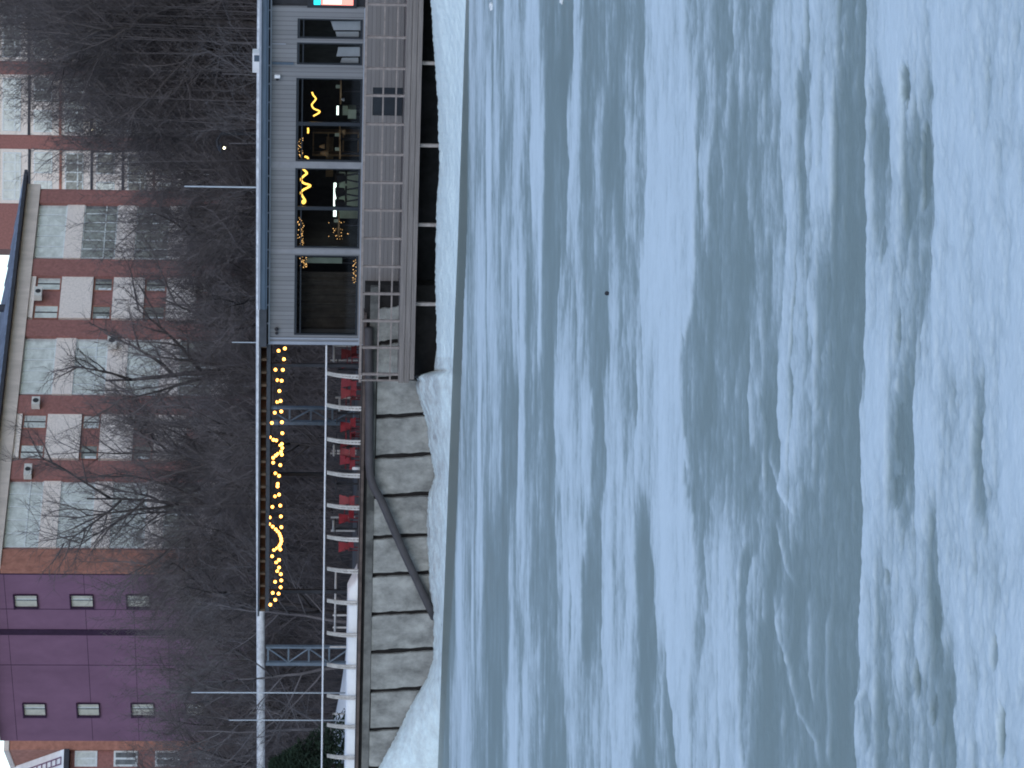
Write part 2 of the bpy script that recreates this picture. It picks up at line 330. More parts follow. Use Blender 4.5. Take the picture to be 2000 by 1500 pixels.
# thin wind-crusted ridges crossing the dark strip on the left
LINES = [((1512,1140),(1527,1250),(1545,1300),(1565,1390),(1600,1450),(1605,1510)), ((1585,1150),(1588,1250),(1588,1320),(1597,1395)), ((1620,1190),(1618,1260),(1617,1330),(1622,1400),(1620,1500)),
         ((1515,1000),(1540,1110),(1560,1150)), ((1500,880),(1530,960),(1560,1010)), ((1660,1400),(1705,1330))]
def build_ice():
    rows = np.concatenate([np.arange(838, 1000, 1.0), np.arange(1000, 2060, 1.6), np.arange(2060, 2700, 40)])
    cols = np.concatenate([np.arange(-1700, -100, 60), np.arange(-100, 1600, 5), np.arange(1600, 3260, 60)])
    V, U = np.meshgrid(rows, cols, indexing='ij')
    dv = np.array(CX); du = np.array(CY); fw = np.array(FWD)
    D = (V[..., None] - 1000) * dv + (750 - U[..., None]) * du + FPX * fw
    t = -CAMH / D[..., 2]
    X = D[..., 0] * t; Y = D[..., 1] * t
    # displacement of the lookup rows so that the strips wander as drifts do
    scale = (V - VH) / 500.0
    scale = (V - VH) / 500.0; dpr = Y * Y / 27600.0            # metres per photo row at this distance
    wob = ((fbm(X * 0.22, Y * 0.18, 3, 3) - 0.5) * 3.2 + (fbm(X * 0.9, Y * 0.7, 11, 5, 0.6) - 0.5) * 1.9) / np.maximum(dpr, 0.035)
    wob = np.clip(wob, -40, 40) * np.interp(V, [880, 960, 1100, 1350, 1550, 1640, 1760, 1900], [.25, .45, .85, .95, .6, .25, .25, .6])
    ys = [s[0] for s in STRIPS]
    prof = [np.interp(V + wob, [p[0] for p in s[1]], [p[1] for p in s[1]]) for s in STRIPS]
    UU = np.clip(U + (fbm(X * 0.8, Y * 0.5, 23, 3) - 0.5) * 160, ys[0], ys[-1] - 0.01)
    B = np.zeros_like(V)
    # follow each drift from one line of sight to the next
    for i in range(len(ys) - 1):
        w = (UU - ys[i]) / (ys[i + 1] - ys[i]); k = (w >= 0) & (w < 1)
        ww = w * w * (3 - 2 * w)
        B[k] = (prof[i] * (1 - ww) + prof[i + 1] * ww)[k]
    st = fbm(X * 0.55, Y * 0.50, 31, 6, 0.62) - 0.5
    st3 = fbm(X * 1.0, Y * 3.2, 83, 5, 0.68) - 0.5
    fine = fbm(X * 3.2, Y * 3.4, 47, 5, 0.68) - 0.5
    grit = fbm(X * 7.5, Y * 9.0, 97, 4, 0.7) - 0.5
    st2 = fbm(X * 0.13, Y * 0.85, 61, 5, 0.68) - 0.5
    B = B + st2 * np.interp(V, [880, 1100, 1500, 2000], [.7, .6, .35, .2]) + st * np.interp(V, [880, 1000, 1200, 1600, 2000], [.4, .7, .9, .62, .42])
    B = B + st3 * np.interp(V, [880, 1300, 1700, 2000], [.35, .75, .8, .7]) + fine * np.interp(V, [880, 1300, 1700, 2000], [.3, .55, .55, .5]) + grit * np.interp(V, [880, 1300, 1700, 2000], [.1, .3, .42, .4])
    B = np.clip(B, -0.3, 1.3); sg = np.clip(B, 0, 1); B = B * 0.3 + 0.7 * (sg * sg * (3 - 2 * sg))
    # melt pools in the near snow
    for (cx, cy, rx, ry, a) in ((1778,165,9,42,.8),(1563,190,9,45,.5),(1725,470,16,55,.5),(1815,330,10,75,.55),(1775,860,18,75,.5),(1925,835,5,30,.9),(1838,1220,10,60,.65),(1832,1380,8,35,.9),(1800,1330,6,40,.6),(1860,1375,10,40,.7),(1970,1440,6,50,.7),(1955,1270,6,30,.5),(1740,1130,5,25,.6),(1765,640,5,40,.5),(1985,150,9,50,.45),(1760,960,14,30,.5),(1700,1400,12,60,.4)):
        e = ((V - cx + wob * 0.6) / (rx * 1.2)) ** 2 + ((U - cy) / (ry * 1.2)) ** 2
        q_ = np.clip(1.6 * (0.8 - e + st * 2.4 + st3 * 3.0 + fine * 2.0), 0, 1); B -= a * q_ * q_ * (3 - 2 * q_) * (e < 3)
    for L in LINES:
        px = np.array([p[0] for p in L]); py = np.array([p[1] for p in L])
        o = np.argsort(py); c = np.interp(U, py[o], px[o])
        inr = np.clip((U - py.min()) / 30, 0, 1) * np.clip((py.max() - U) / 30, 0, 1)
        B += 0.42 * inr * np.exp(-((V - c + wob * 0.25) / 4.0) ** 2)
    B = np.clip(B, -0.12, 1.08)
    # the strip of wet dark ice under the shore
    sh = np.interp(U, [-1700, 0, 450, 975, 1500, 3300], [972, 910, 895, 874, 856, 794])
    edge = np.interp(U, [0, 450, 1050, 1500], [5, 17, 19, 7])
    B = np.where(V < sh + edge + (st * 3), -0.25, B)
    inside = np.clip(np.minimum(1, (V - sh) / 20), 0, 1)
    near = np.clip((V - 880) / 900, 0, 1)
    Z = (0.02 + 0.035 * near) * np.clip(B, 0, 1) * inside + fine * 0.03 * inside * near
    n, mcol = V.shape
    me = bpy.data.meshes.new('ice')
    co = np.stack([X, Y, Z], -1).reshape(-1, 3)
    idx = np.arange(n * mcol).reshape(n, mcol)
    q = np.stack([idx[:-1, :-1], idx[:-1, 1:], idx[1:, 1:], idx[1:, :-1]], -1).reshape(-1, 4)
    me.vertices.add(len(co)); me.vertices.foreach_set('co', co.ravel())
    me.loops.add(q.size); me.loops.foreach_set('vertex_index', q.ravel().astype(np.int32))
    me.polygons.add(len(q)); me.polygons.foreach_set('loop_start', np.arange(0, q.size, 4, dtype=np.int32))
    me.polygons.foreach_set('use_smooth', np.ones(len(q), dtype=bool))
    a = me.attributes.new('snow', 'FLOAT', 'POINT'); a.data.foreach_set('value', B.ravel().astype(np.float32))
    me.update(calc_edges=True); me.validate()
    m, nt, b = nodes_of('river_ice_and_snow')
    at = nt.nodes.new('ShaderNodeAttribute'); at.attribute_name = 'snow'
    geo = nt.nodes.new('ShaderNodeNewGeometry'); mp = nt.nodes.new('ShaderNodeMapping'); mp.inputs['Scale'].default_value = (3.5, 7, 1)
    nt.links.new(geo.outputs['Position'], mp.inputs['Vector'])
    nz = nt.nodes.new('ShaderNodeTexNoise'); nz.inputs['Scale'].default_value = 2.4; nz.inputs['Detail'].default_value = 9; nz.inputs['Roughness'].default_value = 0.72
    nt.links.new(mp.outputs['Vector'], nz.inputs['Vector'])
    sb = nt.nodes.new('ShaderNodeMath'); sb.operation = 'MULTIPLY_ADD'; sb.inputs[1].default_value = 0.36; sb.inputs[2].default_value = -0.18
    nt.links.new(nz.outputs['Fac'], sb.inputs[0])
    ad = nt.nodes.new('ShaderNodeMath'); ad.operation = 'ADD'; nt.links.new(at.outputs['Fac'], ad.inputs[0]); nt.links.new(sb.outputs[0], ad.inputs[1])
    mr = nt.nodes.new('ShaderNodeMapRange'); mr.inputs['From Min'].default_value = -0.3; mr.inputs['From Max'].default_value = 1.1
    nt.links.new(ad.outputs[0], mr.inputs['Value'])
    rp = nt.nodes.new('ShaderNodeValToRGB'); e = rp.color_ramp.elements
    e[0].position = 0.0; e[0].color = (0.175, 0.212, 0.188, 1); e[1].position = 1.0; e[1].color = (0.79, 0.875, 0.90, 1)
    for p, c in ((0.2, (0.23, 0.285, 0.265)), (0.45, (0.35, 0.42, 0.415)), (0.7, (0.585, 0.665, 0.675))):
        k = e.new(p); k.color = (*c, 1)
    nt.links.new(mr.outputs[0], rp.inputs['Fac']); nt.links.new(rp.outputs['Color'], b.inputs['Base Color'])
    rr = nt.nodes.new('ShaderNodeMapRange'); rr.inputs['To Min'].default_value = 0.32; rr.inputs['To Max'].default_value = 0.85
    nt.links.new(mr.outputs[0], rr.inputs['Value']); nt.links.new(rr.outputs[0], b.inputs['Roughness'])
    b.inputs['Specular IOR Level'].default_value = 0.12
    bp = nt.nodes.new('ShaderNodeBump'); bp.inputs['Strength'].default_value = 0.35; bp.inputs['Distance'].default_value = 0.04
    nt.links.new(nz.outputs['Fac'], bp.inputs['Height']); nt.links.new(bp.outputs['Normal'], b.inputs['Normal'])
    me.materials.append(m)
    o = bpy.data.objects.new('river_ice', me); C.objects.link(o); o['kind'] = 'structure'
    return m
ICE = build_ice()
mb = MB(); mb.quad((-900, -90, -0.06), (900, -90, -0.06), (900, 140, -0.06), (-900, 140, -0.06))
o = obj('river_bed_ice', mb, mat('distant_ice', (0.5, 0.52, 0.53), 0.6, 0.2, 0.2)); o['kind'] = 'structure'

# unseen near bank behind the camera, added to darken reflections in the cafe glass
mb = MB(); rb = random.Random(8); nx = 60
for (y, z) in ((-45, -0.1), (-60, 3.0), (-90, 4.0), (-110, 13), (-150, 20), (-300, 24), (-900, 24)):
    for i in range(nx + 1): mb.v.append(Vector((-900 + 30 * i, y, z * (1 + (rb.random() - .5) * (.25 if z > 5 else .05)))))
for k in range(6):
    for i in range(nx): mb.f.append((k * (nx + 1) + i, (k + 1) * (nx + 1) + i, (k + 1) * (nx + 1) + i + 1, k * (nx + 1) + i + 1))
o = obj('unseen_bank_terrain', mb, M['soil'], smooth=True); o['kind'] = 'structure'

# ------------------------------------------------------------------ quay levels
RW = 0.55           # retaining wall front, off from the pavilion plane
Z_QUAY = PAV.sz(703, 1050, RW)[1]
Z_DECK = PAV.sz(786, 400, 1.6)[1]
S_END = PAV.sz(620, 672, 0)[0]          # pavilion's left corner
DECK = 1.6

# land behind the quay
def land_z(d):       # d = metres behind the quay edge
    return float(np.interp(d, [0, 11, 20, 50, 75, 120, 400, 900], [Z_QUAY, Z_QUAY, Z_QUAY + 0.7, Z_QUAY + 3.0, Z_QUAY + 3.4, Z_QUAY + 3.5, Z_QUAY + 3.5, Z_QUAY + 3.5]))
mb = MB(); ds = [0, 0.4, 6, 11, 15, 20, 26, 32, 38, 44, 50, 60, 75, 120, 400, 900]; ss = [-600, -200, -90, -60, -45] + list(range(-36, 40, 3)) + [45, 60, 90, 200, 600]
for d in ds:
    for a in ss:
        j = 0 if d < 12 or d > 60 else (random.random() - 0.5) * 0.5
        mb.v.append(PAV.w(a, land_z(d) + j, -0.2 - d))
n = len(ss)
for i in range(len(ds) - 1):
    for k in range(n - 1): mb.f.append((i * n + k, i * n + k + 1, (i + 1) * n + k + 1, (i + 1) * n + k))
o = obj('ground', mb, M['soil'], smooth=True); o['kind'] = 'structure'
mb = MB(); mb.quad(PAV.w(-60, Z_QUAY + 0.02, 0.3), PAV.w(S_END, Z_QUAY + 0.02, 0.3), PAV.w(S_END, Z_QUAY + 0.02, -9), PAV.w(-60, Z_QUAY + 0.02, -9))
o = obj('promenade_pavement', mb, M['paving']); o['kind'] = 'structure'

# snow lying on the promenade, left part
def lump(name, pts, kind='structure', m='snowbank'):
    mb = MB()
    n = len(pts[0])
    for row in pts: mb.v += [Vector(p) for p in row]
    for i in range(len(pts) - 1):
        for k in range(n - 1): mb.f.append((i * n + k, i * n + k + 1, (i + 1) * n + k + 1, (i + 1) * n + k))
    o = obj(name, mb, M[m], smooth=True); o['kind'] = kind; return o
sa, sb_ = PAV.sz(690, 2300, -0.6)[0], PAV.sz(690, 1128, -0.6)[0]
prof = [(-0.42, 0.0), (-0.45, 0.25), (-0.6, 0.31), (-0.95, 0.33), (-1.3, 0.26), (-1.7, 0.0)]
rows = []
for i in range(61):
    a = sa + (sb_ - sa) * i / 60
    rows.append([PAV.w(a, Z_QUAY + 0.02 + h * (0.97 + 0.03 * math.sin(i * 2.1) * random.random()) * (0 if i == 60 else 1), o_) for o_, h in prof])
lump('promenade_snow', rows)
sa, sb_ = PAV.sz(675, 2300, -5)[0], PAV.sz(675, 1345, -5)[0]
rows = []
for i in range(31):
    a = sa + (sb_ - sa) * i / 30
    k = min(1, (30 - i) / 5)
    rows.append([PAV.w(a, Z_QUAY + 0.03 + h * k * (0.95 + 0.08 * random.random()), o_) for o_, h in ((-3.2, 0), (-3.6, .25), (-5, .5), (-7, .62), (-9, .55), (-12, 0))])
lump('snowy_verge', rows)

# ------------------------------------------------------------------ shore snow
def build_shore():
    ups = [(-700, 832), (0, 841), (60, 845), (130, 850), (200, 855), (260, 856), (320, 859), (400, 853), (470, 851), (540, 850), (620, 852), (690, 853), (724, 848), (734, 812), (745, 815), (758, 812), (790, 822), (830, 834), (870, 837), (930, 849), (970, 836), (1010, 834), (1060, 834), (1100, 837), (1150, 838), (1190, 846), (1240, 847), (1290, 845), (1320, 836), (1350, 818), (1380, 801), (1440, 772), (1500, 738), (1560, 715), (1700, 706), (2300, 700)]
    lows = [(-700, 936), (0, 910), (450, 895), (975, 874.5), (1500, 855), (2300, 826)]
    cols = list(np.arange(-700, 0, 25)) + list(np.arange(0, 1500, 4)) + list(np.arange(1500, 2300, 25))
    R_ = 22; mb = MB(); dirt = []
    rnd = random.Random(4)
    for ci, y in enumerate(cols):
        pu = np.interp(y, [p[0] for p in ups], [p[1] for p in ups]); pl = np.interp(y, [p[0] for p in lows], [p[1] for p in lows])
        pu += (rnd.random() - 0.5) * 2.2
        offt = DECK + 0.1 if y < 722 else RW + 0.02
        p1 = PAV.at(pu, y, offt); p0 = at_z(pl, y, 0.0)
        back = -PAV.n
        for r in range(R_ + 1):
            t = r / R_
            p = p0.lerp(p1, t)
            z = p1.z * (1 - (1 - min(1, t * 1.02)) ** 1.7)
            nn = (float(fbm(np.array([p.x * 0.9]), np.array([p.y * 1.1]), 5, 4)[0]) - 0.5)
            z += nn * 0.22 * math.sin(math.pi * t)
            if r == 0: z = -0.01
            mb.v.append(Vector((p.x, p.y, z)))
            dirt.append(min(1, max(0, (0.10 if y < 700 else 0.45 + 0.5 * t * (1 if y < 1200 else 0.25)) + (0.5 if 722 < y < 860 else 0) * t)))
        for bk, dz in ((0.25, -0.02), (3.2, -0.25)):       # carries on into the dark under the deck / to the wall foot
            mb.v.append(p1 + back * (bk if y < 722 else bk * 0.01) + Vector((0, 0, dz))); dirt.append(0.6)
    n = R_ + 3
    for c in range(len(cols) - 1):
        for r in range(n - 1): mb.f.append((c * n + r + 1, c * n + r, (c + 1) * n + r, (c + 1) * n + r + 1))
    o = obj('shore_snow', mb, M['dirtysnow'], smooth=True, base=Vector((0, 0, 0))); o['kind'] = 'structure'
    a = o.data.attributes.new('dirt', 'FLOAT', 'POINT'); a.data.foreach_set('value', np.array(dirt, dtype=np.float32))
build_shore()

# ------------------------------------------------------------------ retaining wall
zt = PAV.sz(729, 1050, RW)[1]; z_g0 = PAV.sz(714.5, 1050, RW)[1]; z_l0 = PAV.sz(708, 1050, RW)[1]
t = thing('quay_wall', PAV.w(PAV.sz(800, 1100, RW)[0], 0, RW), 'quay wall of tall grey concrete slabs with dark gaps above the shore snow', 'wall')
mb = MB(); mb.fbox(PAV, -60, PAV.sz(780, 560, RW)[0], -0.4, Z_QUAY - 0.02, -0.19, RW - 0.14)
obj('backing', mb, M['joint_shade'], t)
for a, b, m_ in ((-600, -60.01, 'concrete'), (PAV.sz(620, -170, 0)[0] + 0.2, 600, 'concrete')):
    mb = MB(); mb.fbox(PAV, a, b, -0.5, Z_QUAY - 0.02, -0.19, RW - 0.1); obj('plain_wall', mb, M[m_], t)
joints = [1580, 1502, 1426, 1350, 1275, 1200, 1124, 1050, 970, 893, 814, 742, 672, 600]
extra = [-(k) for k in range(0)]
rj = random.Random(12)
js = [PAV.sz(735, j, RW)[0] for j in joints]
js = [js[0] - 2.35 * k for k in range(8, 0, -1)] + js
for k in range(len(js) - 1):
    a0, a1 = js[k] + 0.06 + rj.random() * 0.03, js[k + 1] - 0.06 - rj.random() * 0.03
    sk = 0.085 * 1.6      # the slabs lean a little towards the café
    top = zt + rj.uniform(-0.03, 0.0); b0 = 0.0 if joints[-2] and js[k] < PAV.sz(735, 748, RW)[0] else PAV.sz(802, 700, RW)[1]  # slabs under the deck stop short; dark backing paints the shade there
    m2 = MB(); N = 10; f0 = RW - 0.10; tilt = rj.uniform(-0.02, 0.05)
    # ragged side edges
    L = []; Rr = []
    for i in range(N + 1):
        z = b0 + (top - b0) * i / N; lean = sk * (1 - i / N)
        L.append((a0 + lean + rj.uniform(-0.022, 0.022), z)); Rr.append((a1 + lean + rj.uniform(-0.022, 0.022), z))
    for i in range(N):
        (l0, z0), (l1, z1) = L[i], L[i + 1]; (r0, _), (r1, _) = Rr[i], Rr[i + 1]
        fo = RW + tilt * (1 - i / N)
        m2.hexa([PAV.w(l0, z0, fo), PAV.w(r0, z0, fo), PAV.w(r0, z0, f0), PAV.w(l0, z0, f0), PAV.w(l1, z1, fo), PAV.w(r1, z1, fo), PAV.w(r1, z1, f0), PAV.w(l1, z1, f0)])
    obj('slab', m2, M['concrete'], t)
mb = MB(); mb.fbox(PAV, -60, PAV.sz(722, 560, RW)[0], zt + 0.004, z_g0, -0.1, RW + 0.03)
obj('coping', mb, M['coping'], t)
mb = MB(); mb.fbox(PAV, -60, S_END + 1.2, z_l0, Z_QUAY + 0.004, -0.3, RW + 0.10)
obj('ledge', mb, M['ledge'], t)
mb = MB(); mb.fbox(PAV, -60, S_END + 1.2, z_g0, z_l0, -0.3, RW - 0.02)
obj('shadow_gap', mb, M['joint_shade'], t)  # solid dark strip painted in as the shade below the ledge

# big drain pipe running under the ledge then slanting down the slabs
pts = [PAV.at(720, 640, RW + 0.2), PAV.at(721, 800, RW + 0.2), PAV.at(721, 905, RW + 0.22), PAV.at(723, 930, RW + 0.24), PAV.at(730, 952, RW + 0.26), PAV.at(745, 978, RW + 0.27), PAV.at(790, 1082, RW + 0.28), PAV.at(832, 1172, RW + 0.22), PAV.at(848, 1206, RW + 0.0)]
one('drain_pipe', MB().tube(pts, 0.125, 12), M['pipe'], 'thick dark drain pipe under the railing bending down across the concrete slabs', 'pipe', smooth=True)

# ------------------------------------------------------------------ promenade railing
ys = [735, 797, 863, 928, 991, 1053, 1115, 1177, 1240, 1302, 1362, 1419, 1479, 1541, 1603]
RO = -0.25
s_l = PAV.sz(630, 1640, RO)[0]
t = thing('promenade_railing', PAV.w(PAV.sz(700, 1100, RO)[0], Z_QUAY, RO), 'white promenade railing with curved riveted posts along the quay edge', 'railing')
hr = [PAV.at(p, y, RO + 0.22) for p, y in ((637.5, 674), (636.5, 800), (634.5, 950), (632.5, 1150), (630, 1350), (628.5, 1480), (627, 1640))]
obj('handrail', MB().tube(hr, 0.028, 8), M['white'], t, smooth=True)
for y in ys:
    a = PAV.sz(700, y + 1, RO)[0]; z1 = PAV.sz(637, y, RO)[1] - 0.02; z0 = Z_QUAY + 0.004
    mb = MB()
    for da in (-0.045, 0.045):      # two flat bars bowed to the right, with rivet plates between
        prev = None
        for i in range(11):
            q = i / 10; z = z0 + (z1 - z0) * q
            c = a + 0.20 * q ** 2.2 + da * (1 - 0.35 * q); cc = PAV.w(c, z, RO + 0.22 * q ** 2)
            if prev is not None:
                p0, c0 = prev
                w = 0.026
                mb.hexa([p0 - PAV.a * w - PAV.n * -0.03, p0 + PAV.a * w - PAV.n * -0.03, p0 + PAV.a * w - PAV.n * 0.03, p0 - PAV.a * w - PAV.n * 0.03,
                         cc - PAV.a * w - PAV.n * -0.03, cc + PAV.a * w - PAV.n * -0.03, cc + PAV.a * w - PAV.n * 0.03, cc - PAV.a * w - PAV.n * 0.03])
            prev = (cc, c)
    for i in range(1, 10):
        q = i / 10; z = z0 + (z1 - z0) * q; c = a + 0.20 * q ** 2.2
        p = PAV.w(c, z, RO + 0.22 * q ** 2)
        e = 0.02
        mb.hexa([p + PAV.a * x + PAV.n * o_ + Vector((0, 0, zz)) for zz in (-e, e) for x, o_ in ((-.035, .02), (.035, .02), (.035, -.02), (-.035, -.02))])
    obj('post', mb, M['bracket'], t)

# ------------------------------------------------------------------ deck in front of the café
S_D0 = PAV.sz(800, 747, DECK)[0]; S_D1 = PAV.sz(800, -160, DECK)[0]
S_W1 = PAV.sz(620, -170, 0)[0]
t = thing('timber_deck', PAV.w((S_D0 + S_D1) / 2, 0.3, DECK), 'weathered timber deck on pale posts above the shore snow', 'deck')
def zrow(px, y, off): return PAV.sz(px, y, off)[1]
z_a = zrow(785.5, 400, DECK); z_b = zrow(797, 400, DECK); z_c = zrow(808, 400, DECK); z_d = zrow(817, 400, DECK)
mb = MB()
mb.fbox(PAV, S_D0, S_D1, z_b + 0.012, z_a, DECK - 0.05, DECK + 0.05); obj('edge_board', mb, M['deckwood'], t)
mb = MB(); mb.fbox(PAV, S_D0, S_D1, z_c + 0.012, z_b, DECK - 0.07, DECK + 0.03); obj('edge_board', mb, M['deckwood'], t)
mb = MB(); mb.fbox(PAV, S_D0 + 0.1, S_D1, z_d, z_c, DECK - 0.09, DECK + 0.01); obj('edge_board', mb, M['deckwood'], t)
mb = MB(); mb.fbox(PAV, S_D0, S_D1, z_a - 0.09, z_a - 0.01, 0.06, DECK - 0.05); obj('floor', mb, M['deckwood'], t)
mb = MB(); mb.fbox(PAV, S_D0 - 0.003, S_D0 + 0.10, z_c + 0.03, z_a - 0.1, 0.6, DECK - 0.1); obj('side_beam', mb, M['deckwood'], t)
for y in (-30, 124, 285, 440, 595, 737):
    a = PAV.sz(835, y, DECK - 0.2)[0]
    mb = MB(); mb.fbox(PAV, a - 0.045, a + 0.045, 0.25, z_d, DECK - 0.3, DECK - 0.21); obj('post', mb, M['post'] if y < 700 else M['dark'], t)
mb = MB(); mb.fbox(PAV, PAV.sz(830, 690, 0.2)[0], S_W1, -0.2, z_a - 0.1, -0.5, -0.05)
one('pavilion_foundation', mb, M['void'], 'foundation wall coloured black as deep shade under the timber deck', 'wall')

t = thing('deck_railing', PAV.w((S_D0 + S_D1) / 2, z_a, DECK), 'slim brown timber railing standing along the front of the cafe deck', 'railing')
zr = zrow(709, 400, DECK)
mb = MB(); mb.fbox(PAV, S_D0, S_D1, zr - 0.035, zr + 0.035, DECK - 0.07, DECK + 0.05); obj('top_rail', mb, M['railwood'], t)
for px in (744, 769):
    zz = zrow(px, 400, DECK); mb = MB(); mb.fbox(PAV, S_D0 + 0.05, S_D1, zz - 0.022, zz + 0.022, DECK - 0.035, DECK - 0.005); obj('mid_rail', mb, M['railwood'], t)
for y in (-105, -48, 9, 73, 134, 187, 243, 302, 357, 411, 466, 521, 574, 627, 679, 731, 743):
    a = PAV.sz(748, y, DECK)[0]; w = 0.018 if y == 743 else 0.032
    mb = MB(); mb.fbox(PAV, a - w, a + w, z_a, zr - 0.035, DECK - 0.06, DECK + 0.025); obj('post', mb, M['railwood'], t)
# short return of the railing at the deck's left end
mb = MB(); mb.fbox(PAV, S_D0 + 0.02, S_D0 + 0.08, zr - 0.03, zr + 0.03, 0.62, DECK - 0.07); obj('end_rail', mb, M['railwood'], t)

# ------------------------------------------------------------------ café pavilion
ZT = PAV.sz(529, 350, 0)[1]; ZF0 = z_a
t = cafe = thing('cafe_pavilion', PAV.w((S_END + S_W1) / 2, 0.5, -3), 'low grey clad cafe pavilion with big dark windows on the deck', 'building')
WIN = [(575, 699, 499, 655), (576, 703, 329, 485), (578, 707, 153, 316), (580, 708, 84, 127), (581, 709, 37, 76)]
wr = [PAV.rect(*w) for w in WIN]
# wall with openings: columns between windows, bands above and below
def wall_strip(s0, s1, z0, z1, m, name='wall'):
    mb = MB(); mb.fbox(PAV, s0, s1, z0, z1, -0.18, 0.0); return obj(name, mb, m, t)
zb = [w[2] for w in wr]; ztp = [w[3] for w in wr]
edges = sorted([(w[0], w[1], w[2], w[3]) for w in wr])
SIGN0 = PAV.sz(650, 14, 0)[0]
cur = S_END
zmid = min(zb)
for (a0, a1, b0, b1) in edges:
    wall_strip(cur, a0, ZF0, ZT, M['clad'])
    wall_strip(a0, a1, b1, ZT, M['clad'])
    wall_strip(a0, a1, ZF0, b0, M['clad_low'])
    cur = a1
wall_strip(cur, SIGN0, ZF0, ZT, M['clad'])
wall_strip(SIGN0, S_W1, ZF0, ZF0 + 0.9, M['clad_low'])
# lower apron of horizontal boards in front of the columns, sill rail, corner trims
zs = PAV.sz(709, 350, 0)[1]
gap0, gap1 = PAV.sz(760, 226, 0.03)[0], PAV.sz(760, 171, 0.03)[0]
zg1 = PAV.sz(728, 200, 0.03)[1]
for (a0, a1, z0, z1) in ((S_END + 0.02, gap0, ZF0, zs), (gap1, S_W1, ZF0, zs), (gap0, gap1, zg1, zs)):
    mb = MB(); mb.fbox(PAV, a0, a1, z0 + 0.004, z1, 0.003, 0.035); obj('apron', mb, M['clad_low'], t)
mb = MB(); mb.fbox(PAV, gap0, gap1, ZF0 + 0.004, zg1 - 0.003, 0.003, 0.012); obj('service_hatch', mb, M['darkframe'], t)
mb = MB(); mb.fbox(PAV, S_END, SIGN0, zs, zs + 0.05, 0.003, 0.06); obj('sill', mb, M['trim'], t)
mb = MB(); mb.fbox(PAV, S_END - 0.012, S_W1, ZT, ZT + 0.045, -0.2, 0.05); obj('wall_cap', mb, M['trim'], t)
for a, w in ((S_END - 0.012, 0.10), (S_END + 0.16, 0.05)):
    mb = MB(); mb.fbox(PAV, a, a + w, ZF0 + 0.01, ZT - 0.003, 0.002, 0.03); obj('corner_trim', mb, M['trim'], t)
for y, w in ((491, .07), (322.5, .10), (141, .09), (80, .05)):
    a = PAV.sz(640, y, 0)[0]
    mb = MB(); mb.fbox(PAV, a - w, a + w, zs + 0.052, ZT - 0.003, 0.002, 0.022); obj('column_trim', mb, M['coltrim'] if y in (491, 322.5) else M['clad'], t)
for y in (125, 482):
    a = PAV.sz(640, y, 0)[0]
mb = MB(); a = PAV.sz(560, 123, 0)[0]; mb.fbox(PAV, a - 0.035, a + 0.035, ZT - 0.65, ZT - 0.01, 0.002, 0.06); obj('recess_shade_strip', mb, M['fascia'], t)  # added dark strip in place of the shadow at a wall recess
a = PAV.sz(540, 85, 0)[0]; mb = MB(); mb.fbox(PAV, a - 0.012, a + 0.012, ZT - 0.42, ZT - 0.01, 0.002, 0.04); obj('cable_duct', mb, M['trim'], t)
# end wall, back wall, floor, ceiling
DEEP = -6.5
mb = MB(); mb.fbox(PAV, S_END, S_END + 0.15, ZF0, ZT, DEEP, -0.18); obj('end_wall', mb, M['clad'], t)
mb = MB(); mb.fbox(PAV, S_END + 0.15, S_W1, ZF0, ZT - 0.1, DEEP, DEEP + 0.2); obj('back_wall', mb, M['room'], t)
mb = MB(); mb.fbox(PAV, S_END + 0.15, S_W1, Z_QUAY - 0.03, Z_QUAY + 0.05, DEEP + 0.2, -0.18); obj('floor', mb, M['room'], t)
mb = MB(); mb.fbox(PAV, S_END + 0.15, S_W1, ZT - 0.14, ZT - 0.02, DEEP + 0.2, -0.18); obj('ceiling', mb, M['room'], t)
for y in (491, 141):
    a = PAV.sz(640, y, 0)[0]; mb = MB(); mb.fbox(PAV, a - 0.06, a + 0.06, ZF0 + 0.02, ZT - 0.14, DEEP + 0.2, -0.19); obj('partition', mb, M['room'], t)
# windows: dark frame > pane
for k, (s0, s1, z0, z1) in enumerate(wr):
    mb = MB(); f = 0.045
    mb.fbox(PAV, s0, s1, z1 - f * 1.6, z1, -0.12, -0.02); mb.fbox(PAV, s0, s1, z0, z0 + f * 1.4, -0.12, -0.02)
    mb.fbox(PAV, s0, s0 + f, z0 + f * 1.4, z1 - f * 1.6, -0.12, -0.02); mb.fbox(PAV, s1 - f, s1, z0 + f * 1.4, z1 - f * 1.6, -0.12, -0.02)
    if k in (1, 2):
        c = PAV.sz(640, (408, 243)[k - 1], 0)[0]; mb.fbox(PAV, c - 0.055, c + 0.055, z0 + f * 1.4, z1 - f * 1.6, -0.11, -0.03)
    mb.fbox(PAV, s0 + f, s1 - f, z1 - 0.20, z1 - 0.165, -0.10, -0.04)
    w = obj('window', mb, M['darkframe'], t)
    p = MB(); p.quad(PAV.w(s0 + .02, z0 + .02, -0.07), PAV.w(s1 - .02, z0 + .02, -0.07), PAV.w(s1 - .02, z1 - .02, -0.07), PAV.w(s0 + .02, z1 - .02, -0.07))
    obj('pane', p, M['pane'], w)
